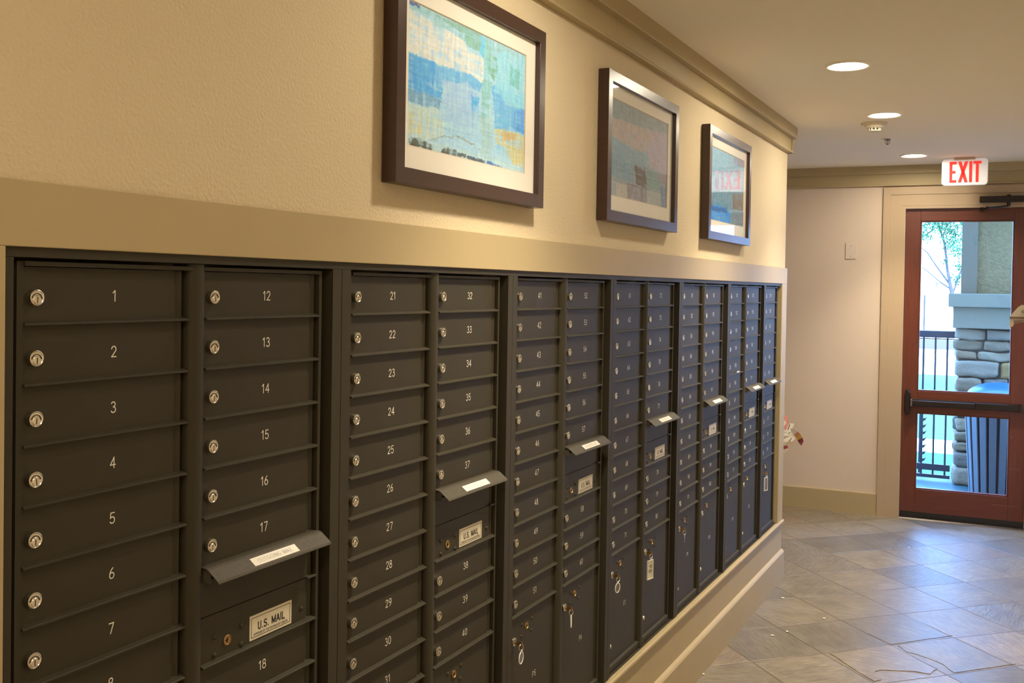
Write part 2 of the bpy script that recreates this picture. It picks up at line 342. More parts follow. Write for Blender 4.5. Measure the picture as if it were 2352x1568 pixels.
# ------------------------------------------------------------------ slate floor, square tiles laid at 45 degrees
def slate():
    m = bpy.data.materials.new('slate_tiles'); m.use_nodes = True; nt = m.node_tree; L = nt.links.new
    b = nt.nodes['Principled BSDF']; N = nt.nodes.new
    tc = N('ShaderNodeTexCoord'); mp = N('ShaderNodeMapping'); mp.vector_type = 'TEXTURE'
    T = 0.3925
    # a=(x+y)/sqrt2, b=(y-x)/sqrt2 ; grid lines at a=3.460+kT, b=2.805+kT
    mp.inputs['Rotation'].default_value = (0, 0, PI / 4)
    ox = (3.460 - 2.805) / math.sqrt(2); oy = (3.460 + 2.805) / math.sqrt(2)
    mp.inputs['Location'].default_value = (ox, oy, 0); mp.inputs['Scale'].default_value = (T, T, T)
    L(tc.outputs['Object'], mp.inputs['Vector'])
    fl = N('ShaderNodeVectorMath'); fl.operation = 'FLOOR'; L(mp.outputs['Vector'], fl.inputs[0])
    fr = N('ShaderNodeVectorMath'); fr.operation = 'FRACTION'; L(mp.outputs['Vector'], fr.inputs[0])
    wn = N('ShaderNodeTexWhiteNoise'); wn.noise_dimensions = '2D'; L(fl.outputs['Vector'], wn.inputs['Vector'])
    # joints
    sep = N('ShaderNodeSeparateXYZ'); L(fr.outputs['Vector'], sep.inputs[0])
    def mth(op, a=None, bb=None, va=None, vb=None):
        n = N('ShaderNodeMath'); n.operation = op
        if a is not None: L(a, n.inputs[0])
        elif va is not None: n.inputs[0].default_value = va
        if bb is not None: L(bb, n.inputs[1])
        elif vb is not None: n.inputs[1].default_value = vb
        return n.outputs[0]
    nz = N('ShaderNodeTexNoise'); nz.inputs['Scale'].default_value = 9; nz.inputs['Detail'].default_value = 3; L(tc.outputs['Object'], nz.inputs['Vector'])
    wob = mth('MULTIPLY', mth('SUBTRACT', nz.outputs['Fac'], vb=0.5), vb=0.016)
    def edge(s):
        s2 = mth('ADD', s, wob)
        return mth('MINIMUM', s2, mth('SUBTRACT', None, s2, va=1.0))
    e = mth('MINIMUM', edge(sep.outputs[0]), edge(sep.outputs[1]))
    joint = mth('LESS_THAN', e, vb=0.008)
    # rotated coordinates per tile for the cleft grain
    ang = mth('MULTIPLY', wn.outputs['Value'], vb=6.283)
    vr = N('ShaderNodeVectorRotate'); vr.rotation_type = 'Z_AXIS'; L(tc.outputs['Object'], vr.inputs['Vector']); L(ang, vr.inputs['Angle'])
    m2 = N('ShaderNodeMapping'); m2.inputs['Scale'].default_value = (7, 52, 7); L(vr.outputs['Vector'], m2.inputs['Vector'])
    g = N('ShaderNodeTexNoise'); g.inputs['Scale'].default_value = 1.6; g.inputs['Detail'].default_value = 5; g.inputs['Roughness'].default_value = 0.6; g.inputs['Distortion'].default_value = 1.1
    L(m2.outputs['Vector'], g.inputs['Vector'])
    big = N('ShaderNodeTexNoise'); big.inputs['Scale'].default_value = 7; big.inputs['Detail'].default_value = 5; big.inputs['Distortion'].default_value = 0.6; L(vr.outputs['Vector'], big.inputs['Vector'])
    rp = N('ShaderNodeValToRGB'); cr = rp.color_ramp; cr.interpolation = 'LINEAR'
    cols = [(0.0, (0.145, 0.126, 0.094)), (0.2, (0.176, 0.151, 0.110)), (0.5, (0.205, 0.174, 0.124)), (0.75, (0.240, 0.202, 0.142)), (0.9, (0.226, 0.172, 0.120)), (1.0, (0.300, 0.252, 0.170))]
    cr.elements[0].position = 0; cr.elements[0].color = (*cols[0][1], 1); cr.elements[1].position = 1; cr.elements[1].color = (*cols[-1][1], 1)
    for p, c in cols[1:-1]: el = cr.elements.new(p); el.color = (*c, 1)
    sc2 = N('ShaderNodeSeparateColor'); L(wn.outputs['Color'], sc2.inputs[0]); L(sc2.outputs[1], rp.inputs['Fac'])
    gm = N('ShaderNodeMapRange'); gm.inputs['From Min'].default_value = 0.3; gm.inputs['From Max'].default_value = 0.7; gm.inputs['To Min'].default_value = 0.62; gm.inputs['To Max'].default_value = 1.36; L(g.outputs['Fac'], gm.inputs['Value'])
    bmx = N('ShaderNodeMapRange'); bmx.inputs['From Min'].default_value = 0.3; bmx.inputs['From Max'].default_value = 0.7; bmx.inputs['To Min'].default_value = 0.82; bmx.inputs['To Max'].default_value = 1.16; L(big.outputs['Fac'], bmx.inputs['Value'])
    vm = N('ShaderNodeVectorMath'); vm.operation = 'SCALE'; L(rp.outputs['Color'], vm.inputs[0]); L(mth('MULTIPLY', gm.outputs[0], bmx.outputs[0]), vm.inputs['Scale'])
    mx = N('ShaderNodeMix'); mx.data_type = 'RGBA'; mx.inputs['B'].default_value = (0.115, 0.072, 0.045, 1); L(joint, mx.inputs['Factor']); L(vm.outputs['Vector'], mx.inputs['A'])
    L(mx.outputs['Result'], b.inputs['Base Color'])
    ro = N('ShaderNodeMapRange'); ro.inputs['To Min'].default_value = 0.31; ro.inputs['To Max'].default_value = 0.44; L(big.outputs['Fac'], ro.inputs['Value']); L(ro.outputs[0], b.inputs['Roughness'])
    b.inputs['Specular IOR Level'].default_value = 0.95
    h = mth('ADD', mth('MULTIPLY', g.outputs['Fac'], vb=0.55), mth('MULTIPLY', big.outputs['Fac'], vb=0.6))
    soft = N('ShaderNodeMapRange'); soft.inputs['From Min'].default_value = 0.004; soft.inputs['From Max'].default_value = 0.014; L(e, soft.inputs['Value'])
    h2 = mth('ADD', h, mth('MULTIPLY', soft.outputs[0], vb=0.7))
    h3 = mth('ADD', h2, mth('MULTIPLY', wn.outputs['Value'], vb=0.5))
    bp = N('ShaderNodeBump'); bp.inputs['Strength'].default_value = 0.7; bp.inputs['Distance'].default_value = 0.004; L(h3, bp.inputs['Height']); L(bp.outputs['Normal'], b.inputs['Normal'])
    return m
SLATE = slate()
fl = MB(); fl.box(-1.9, XR + 0.1, YB - 0.1, 8.46, -0.1, 0)
def flake(pts, h=0.003):                    # a raised cleft layer of slate left on a tile, ragged where it broke away
    P = [at(1552 + a / 2.94, 1120 + b / 2.94, 1) for a, b in pts]
    Q = []
    for p in P:
        d = p - CAMP; q = CAMP + d * (-CAMP.z / d.z); Q.append((q.x, q.y))
    R = []
    for i in range(len(Q)):
        a, b = Q[i], Q[(i + 1) % len(Q)]; n = 5
        for k in range(n):
            s = k / n; j = 0.0035 if 0 < k else 0.0
            R.append((a[0] + (b[0] - a[0]) * s + random.uniform(-j, j), a[1] + (b[1] - a[1]) * s + random.uniform(-j, j)))
    fl.prism(R, 'z', -0.001, h)
flake([(1040, 1120), (1450, 1066), (1765, 1220), (1722, 1258), (1600, 1240), (1500, 1237), (1380, 1231), (1342, 1246), (1368, 1275), (1388, 1298), (1340, 1308), (1190, 1217)])
flake([(1500, 1066), (1885, 1008), (2300, 1190), (1880, 1250), (1800, 1190), (1740, 1165), (1640, 1128), (1560, 1110)], 0.0022)
flake([(1300, 985), (1540, 860), (1870, 998), (1455, 1057)], 0.0018)
struct(fl.build('floor', SLATE))

# ------------------------------------------------------------------ mailboxes
YLR = [(0.969, 1.290), (1.331, 1.653), (1.764, 2.084), (2.126, 2.443), (2.555, 2.866), (2.914, 3.223), (3.333, 3.643), (3.690, 4.004), (4.123, 4.420), (4.470, 4.775), (4.904, 5.192), (5.245, 5.564), (5.670, 5.979)]
H = 0.0889
UNITS = [(0, 1), (2, 3), (4, 5), (6, 7), (8, 9), (10, 11), (12,)]
XF = -0.004                                 # face of the cabinet frames
XD = -0.010                                 # face of the doors

# black surround fitted over the cabinets
sur = thing('mailbox_surround', 'dark bronze metal strips framing and dividing the whole bank of mailboxes', 'metal trim', (0, 0.93, Z(-1.41)))
def strip(name, y0, y1, z0, z1, x0=-0.03, x1=0.008):
    m = MB(); m.box(x0, x1, y0 - 0.93, y1 - 0.93, z0 - Z(-1.41), z1 - Z(-1.41)); return m.build(name, BRONZE, sur, bevel=0.001)
strip('top_strip', 0.931, 6.044, Z(0.009), Z(0.0255))
strip('bottom_strip', 0.931, 6.044, Z(-1.409), Z(-1.404), x1=0.004)
strip('side_strip', 0.931, 0.9450, Z(-1.404), Z(0.009)); strip('side_strip', 6.004, 6.040, Z(-1.404), Z(0.009), x1=-0.012)
for y0, y1 in ((1.683, 1.745), (2.480, 2.538), (3.262, 3.316), (4.049, 4.103), (4.831, 4.884), (5.600, 5.649)):
    m = MB(); o0, o1, zz0, zz1 = y0 - 0.93, y1 - 0.93, Z(-1.404) - Z(-1.41), Z(0.009) - Z(-1.41)
    g = o0 + (o1 - o0) * 0.48
    m.prism([(-0.03, o0), (0.008, o0), (0.008, g), (0.0068, g + 0.0006), (0.0068, g + 0.002), (0.008, g + 0.0026), (0.008, o1), (-0.03, o1)], 'z', zz0, zz1)
    m.build('divider_strip', BRONZE, sur)

def lock_mesh():
    m = MB(); n = 28
    # barrel, bevelled rim, sunk face
    m.lathe([(0.0110, 0.0), (0.0121, 0.0015), (0.0122, 0.0085), (0.0117, 0.0100), (0.0108, 0.0104), (0.0098, 0.0095)], (0, 0, 0), 'x', n, 0, cap=False)
    m.lathe([(0.0098, 0.0095), (0.0001, 0.0095)], (0, 0, 0), 'x', n, 0, cap=False)
    # key plug, set low, with a hooded arch over it
    m.lathe([(0.0064, 0.0090), (0.0066, 0.0100), (0.0058, 0.0108), (0.0001, 0.0109)], (0, 0, -0.0028), 'x', 22, 0, cap=False)
    arch = [(0.0100, 0.0082 * math.cos(a), -0.0026 + 0.0088 * math.sin(a)) for a in [math.radians(d) for d in range(10, 171, 16)]]
    m.tube(arch, 0.0007, 6, 1)
    m.box(0.0105, 0.01105, -0.0008, 0.0008, -0.0078, 0.0012, 1)
    return m.mesh('lock', [CHROME, SLOT], 40)
LOCK = lock_mesh()
def small_lock(r, mats, keyed=True):
    m = MB(); m.lathe([(r, 0), (r, 0.002), (r * 0.86, 0.003), (r * 0.8, 0.0012), (0.0001, 0.0012)], (0, 0, 0), 'x', 20, 0, cap=False)
    if keyed: m.box(0.001, 0.0017, -0.0009, 0.0009, -r * 0.55, r * 0.5, 1); m.box(0.001, 0.0016, -r * 0.5, r * 0.3, -0.0008, 0.0008, 1)
    return m.mesh('lock', mats, 40)
MASTER = small_lock(0.0098, [BRASSO, BLACK]); 
def knob_mesh():
    m = MB(); m.lathe([(0.0085, 0), (0.0088, 0.004), (0.0075, 0.0075), (0.0050, 0.0095), (0.0001, 0.0102)], (0, 0, 0), 'x', 20, 0, cap=False); return m.mesh('latch_knob', [CHROME], 50)
KNOB = knob_mesh()
def rivet_mesh():
    m = MB(); m.lathe([(0.0052, -0.001), (0.0052, 0.0005), (0.0045, 0.0022), (0.0026, 0.0034), (0.0001, 0.0038)], (0, 0, 0), 'x', 14, 0, cap=False); return m.mesh('rivet', [BRONZE], 60)
RIVET = rivet_mesh()

def door_mesh(W, hgt, ledge=True, top=0.0012, tab=False):
    """origin at the top left corner of its bay; W from frame to frame, hgt bay height"""
    m = MB(); zb = -hgt + (0.0006 if tab else 0.0045 if ledge else 0.001)
    e = W - 0.0255
    sec = [(-0.026, 0.0012), (XD - 0.001, 0.0012), (XD, 0.0020), (XD, e), (XD - 0.0035, e + 0.004), (XD - 0.0042, e + 0.010), (XD - 0.001, e + 0.0145), (XD, e + 0.0158), (XD - 0.001, e + 0.0172), (-0.026, e + 0.0172)]
    m.prism(sec, 'z', zb, -top)
    if ledge:
        y0 = (W - 0.030) if tab else 0.0008
        # lip along the bottom edge: sloped top, square nose
        m.prism([(-0.014, zb - 0.0002), (-0.014, zb + 0.002), (XD, zb + 0.0008), (-0.0030, -hgt + 0.0032), (-0.0013, -hgt + 0.0028), (-0.0003, -hgt + 0.0021), (0.0, -hgt + 0.0012), (0.0, -hgt - 0.0006), (-0.0012, -hgt - 0.0012), (-0.014, -hgt - 0.0010)], 'y', y0, W - 0.0012)
    return m
def number_obj(s, parent, W, zc, h=0.0180):
    m = MB(); m.text(s, wall_m(XD + 0.0004, 0, 0, h, h)); return m.build('number', ENGRAVE, parent, (0, 0.168 * (W / 0.321) ** 0.2, zc))

WORDS = ['first', 'second', 'third', 'fourth', 'fifth', 'sixth', 'seventh']
cab = []
for ui, cols in enumerate(UNITS):
    yl = YLR[cols[0]][0]; yr = YLR[cols[-1]][1]; n0 = 20 * ui + 1; n1 = n0 + (19 if len(cols) == 2 else 8)
    base = Vector((0, yl, Z(-1.402)))
    if len(cols) == 2: lab = f'dark bronze two-column mailbox cabinet with doors numbered {n0} to {n1}'
    else: lab = 'narrow single-column dark bronze mailbox cabinet at the end nearest the exit door'
    root = thing('mailbox_cabinet', lab, 'mailbox', base, 'mailbox cabinets in the wall')
    cab.append(root)
    def zl(r): return Z(r) - base.z
    b = MB()
    b.box(-0.40, -0.040, -0.010, yr - yl + 0.008, zl(-1.400), zl(-0.004))
    b.box(-0.040, XF, -0.0105, 0.0, zl(-1.400), zl(0.0038)); b.box(-0.040, XF, yr - yl, yr - yl + 0.0085, zl(-1.400), zl(0.0038))
    b.box(-0.040, XF, 0.0, yr - yl, zl(-1.4005), zl(-1.383)); b.box(-0.040, 0.0, 0.0, yr - yl, zl(-0.0028), zl(0.0038))
    b.build('body', BRONZE, root)
    if len(cols) == 2:
        a0 = YLR[cols[0]][1] - yl + 0.0015; a1 = YLR[cols[1]][0] - yl - 0.0002; c = (a0 + a1) / 2; r = (a1 - a0) / 2
        m = MB(); pr = [(-0.040, a0)] + [(-0.016 + 0.0195 * max(0, math.sin(t)) ** 0.7, c - r * math.cos(t)) for t in [PI * k / 18 for k in range(19)]] + [(-0.040, a1)]
        m.prism(pr, 'z', zl(-1.400), zl(0.0085)); m.build('center_stile', BRONZE, root, smooth=50)
    for ci, c in enumerate(cols):
        y0, y1 = YLR[c]; W = y1 - y0; right = (len(cols) == 2 and ci == 1) or len(cols) == 1
        dm = door_mesh(W, H).mesh('door', [BRONZE])
        dm1 = door_mesh(W, H - 0.003).mesh('door', [BRONZE])
        first = n0 + (11 if (right and len(cols) == 2) else 0); k = 0
        rows = list(range(11)) if not right else [0, 1, 2, 3, 4, 5, 8, 9, 10]
        for r in rows:
            top = -H * r - (0.003 if r == 0 else 0.0)
            dr = put('door', dm1 if r == 0 else dm, root, (0, y0 - yl, zl(top)))
            lo = put('lock', LOCK, dr, (XD, 0.0205, -0.049 - H * r - top), rot=(random.uniform(-0.12, 0.12), 0, 0))
            number_obj(str(first + k), dr, W, -0.0465 - H * r - top); k += 1
        if right:
            # slot for outgoing mail under a sloping hood
            top = -H * 6
            m = door_mesh(W, H, True, 0.024, True); sp_ = m.build('slot_panel', BRONZE, root, (0, y0 - yl, zl(top)))
            m = MB(); m.box(-0.03, -0.022, 0.004, W - 0.012, -0.024, -0.001); m.build('slot_opening', BLACK, sp_)
            m = MB(); n = 6
            top_p = [(-0.012, 0.0030), (0.004, 0.0025), (0.0095, 0.0000), (0.0315, -0.0165), (0.0340, -0.0205)]
            out = top_p + [(p[0] - 0.0010, p[1] - 0.0018) for p in reversed(top_p)]
            m.prism(out, 'y', 0.001, W + 0.002)
            m.prism([(-0.012, 0.001), (0.004, 0.0005), (0.012, -0.004), (0.012, -0.024), (-0.012, -0.024)], 'y', 0.0035, 0.0055)
            m.prism([(-0.012, 0.001), (0.004, 0.0005), (0.012, -0.004), (0.012, -0.024), (-0.012, -0.024)], 'y', W - 0.008, W - 0.006)
            hd = m.build('mail_hood', BRONZEW, root, (0, y0 - yl, zl(top) + 0.001)); hd['label'] = 'sloping hood worn grey along its top'
            sx, sz = 0.022, -0.0165; ln = math.hypot(sx, sz); ux, uz = sx / ln, sz / ln       # slope down
            nx, nz = -uz, ux
            def SM(u, yv, off):      # text plane on the slope: reads along +y, up = up the slope
                return Matrix(((0, -ux, nx, 0.0095 + ux * u + nx * off), (1, 0, 0, yv), (0, -uz, nz, uz * u + nz * off), (0, 0, 0, 1)))
            pm = MB(); A = SM(0.0145, 0.166 * W / 0.322, 0.0); hw, hh = 0.064, 0.0093
            vs = [A @ Vector((sx_ * hw, sy_ * hh, o_)) for o_ in (0, 0.0006) for sx_, sy_ in ((-1, -1), (1, -1), (1, 1), (-1, 1))]
            pm.add(vs, [(0, 3, 2, 1), (4, 5, 6, 7), (0, 1, 5, 4), (1, 2, 6, 5), (2, 3, 7, 6), (3, 0, 4, 7)], 0)
            pm.text('OUTGOING MAIL', A @ Matrix.Translation((0, 0, 0.0009)) @ Matrix.Diagonal((0.0110, 0.0100, 0.01, 1)), 1)
            st = pm.build('sticker', [STICKER, STICKGREY], hd); st['label'] = 'white sticker reading OUTGOING MAIL'
            # postal access panel
            top = -H * 7
            ap = door_mesh(W, H).build('access_panel', BRONZE, root, (0, y0 - yl, zl(top)))
            put('lock', MASTER, ap, (XD, 0.070, -0.680 - top))['label'] = 'brass master lock'
            for yy, zz in ((0.038, -0.665), (0.038, -0.698), (0.108, -0.665), (0.109, -0.700), (W - 0.038, -0.682)):
                put('rivet', RIVET, ap, (XD, yy, zz - top))
            lm = MB(); ly0, ly1, lz0, lz1 = 0.131, 0.253, -0.7025 - top, -0.6555 - top
            lm.box(XD - 0.001, XD + 0.0006, ly0, ly1, lz0, lz1, 0)
            i = 0.0045; wdt = 0.0009; xx0, xx1 = XD + 0.0005, XD + 0.0009
            lm.box(xx0, xx1, ly0 + i, ly1 - i, lz1 - i - wdt, lz1 - i, 1); lm.box(xx0, xx1, ly0 + i, ly1 - i, lz0 + i, lz0 + i + wdt, 1)
            lm.box(xx0, xx1, ly0 + i, ly0 + i + wdt, lz0 + i, lz1 - i, 1); lm.box(xx0, xx1, ly1 - i - wdt, ly1 - i, lz0 + i, lz1 - i, 1)
            lm.text('U.S. MAIL', wall_m(XD + 0.0009, (ly0 + ly1) / 2 + 0.001, (lz0 + lz1) / 2 + 0.0005, 0.0148, 0.0150), 1)
            lm.text('APPROVED BY THE POSTMASTER GENERAL', wall_m(XD + 0.0009, (ly0 + ly1) / 2, lz0 + 0.0098, 0.0046, 0.0041), 1)
            lp = lm.build('label_plate', [LABEL, INK], ap); lp['label'] = 'cream plate reading U.S. MAIL'
        # parcel locker
        top = -H * 11; ph = 1.3795 - H * 11
        pd = door_mesh(W, ph).build('parcel_door', BRONZE, root, (0, y0 - yl, zl(top)))
        put('master_lock', MASTER, pd, (XD, 0.113, -1.028 - top))['label'] = 'small brass master lock'
        for yy, zz in ((0.082, -1.017), (0.150, -1.017), (0.146, -1.051), (0.078, -1.050)): put('rivet', RIVET, pd, (XD, yy, zz - top))
        put('lock', LOCK, pd, (XD, 0.0165, -1.046 - top), rot=(0.05, 0, 0))
        put('latch_knob', KNOB, pd, (XD, 0.0155, -1.304 - top))
        if c < 12 and c != 7:
            m = MB(); m.text('P%d' % (c + 1), wall_m(XD + 0.0004, 0, 0, 0.0180, 0.0175)); m.build('number', ENGRAVE, pd, (0, 0.172 * (W / 0.321) ** 0.3, -1.190 - top))

# white scrap of paper on the ledge of door 105
# keys left in parcel lockers
def key(c, lab, tagkind, group='keys hanging in the parcel lockers'):
    y0 = YLR[c][0]; L = Vector((0.0008, y0 + 0.0165, Z(-1.0488)))
    root = thing('key', lab, 'key', L, group)
    m = MB(); m.box(0.0009, 0.010, -0.0011, 0.0011, -0.0035, 0.0035)
    n = 16
    for x0, x1 in ((0.0, 1.0),):
        pr = [(0.006, -0.0035), (0.009, -0.0075), (0.015, -0.0085), (0.021, -0.0075), (0.024, -0.0035), (0.024, 0.0035), (0.021, 0.0075), (0.015, 0.0085), (0.009, 0.0075), (0.006, 0.0035)]
        m.prism(pr, 'y', -0.0011, 0.0011)
    kb = m.build('key_blade', BRASSO, root, rot=(random.uniform(-0.3, 0.3), 0, 0))
    m = MB(); rr = 0.0095; m.tube([(0.0205 + 0.3 * rr * math.sin(a), rr * math.sin(a) * 0.9, -0.0095 + rr * math.cos(a)) for a in [2 * PI * k / 20 for k in range(20)]], 0.0008, 6, closed=True)
    m.build('key_ring', CHROME, root)
    m = MB()
    if tagkind == 'round':
        z0 = -0.019 - 0.0205; m.lathe([(0.0165, -0.0016), (0.0185, -0.001), (0.0185, 0.001), (0.0165, 0.0016), (0.0150, 0.0008), (0.0150, -0.0008), (0.0165, -0.0016)], (0.020, 0, z0), 'x', 26, 0, cap=False)
        m.lathe([(0.0150, 0), (0.0001, 0)], (0.020, 0, z0), 'x', 26, 1, cap=False)
        m.tube([(0.020, 0, z0 + 0.018), (0.020, 0, z0 + 0.0225)], 0.002, 8, 0)
        m.build('key_tag', [CLEAR, STEELG], root, rot=(0, 0, random.uniform(-0.2, 0.2)))['label'] = 'round clear plastic tag'
    elif tagkind == 'rect' or tagkind == 'rectblank':
        zt, zb, hw = -0.027, -0.095, 0.0165
        m.box(0.0185, 0.0205, -hw, hw, zb, zt, 1)
        for a in ((-hw - 0.003, -hw, zb, zt), (hw, hw + 0.003, zb, zt), (-hw - 0.003, hw + 0.003, zt, zt + 0.003), (-hw - 0.004, hw + 0.004, zb - 0.004, zb)): m.box(0.0175, 0.0225, a[0], a[1], a[2], a[3], 0)
        m.tube([(0.020, 0, zt), (0.020, 0, zt + 0.006)], 0.002, 8, 0)
        if tagkind == 'rect':
            A = Matrix(((0, 0, 1, 0.0209), (0, 1, 0, 0.0), (-1, 0, 0, (zt + zb) / 2 + 0.003), (0, 0, 0, 1)))
            m.text('P8', A @ Matrix.Diagonal((0.0215, 0.0205, 0.02, 1)), 2)
        m.build('key_tag', [CLEAR, LABEL if tagkind == 'rect' else STEELG, INK], root, rot=(0, 0, -0.25))['label'] = 'clear rectangular tag' + (' reading P8' if tagkind == 'rect' else '')
    else:
        for k, (yy, an) in enumerate(((0.0, 0.05), (0.006, -0.14))):
            if tagkind == 'strip' and k: break
            q = MB(); z0 = -0.018 if tagkind == 'strip' else -0.016 - 0.004 * k; ln = 0.042 if tagkind == 'strip' else 0.034; hw = 0.0048 if tagkind == 'strip' else 0.0028
            q.prism([(-hw, 0), (hw, 0), (hw * 0.9, -ln * 0.8), (hw * 0.3, -ln), (-hw * 0.8, -ln * 0.92)], 'x', 0.0198, 0.0212)
            q.build('key_tag' if tagkind == 'strip' else 'spare_key', STICKER if tagkind == 'strip' else CHROME, root, (0, yy, z0), rot=(an, 0, 0))
    return root
key(4, 'brass key with a round clear tag hanging in parcel locker P5', 'round')
key(5, 'brass key with a small white strip tag hanging in parcel locker P6', 'strip')
key(6, 'brass key with a round clear tag hanging in parcel locker P7', 'round')
key(7, 'brass key with a clear rectangular P8 tag hanging in parcel locker P8', 'rect')
key(8, 'brass key with a thin spare key on its ring in parcel locker P9', 'spare')
key(12, 'brass key with a framed rectangular tag in the last parcel locker before the exit', 'rectblank')
m = MB(); p0 = (0.0005, YLR[10][0] + 0.17, Z(-5 * H + 0.004))
m.box(-0.006, -0.0012, 0, 0.042, 0, 0.006); tag(m.build('paper_scrap', STICKER, None, p0), 'small white paper scrap stuck on the ledge under door 105', 'paper')

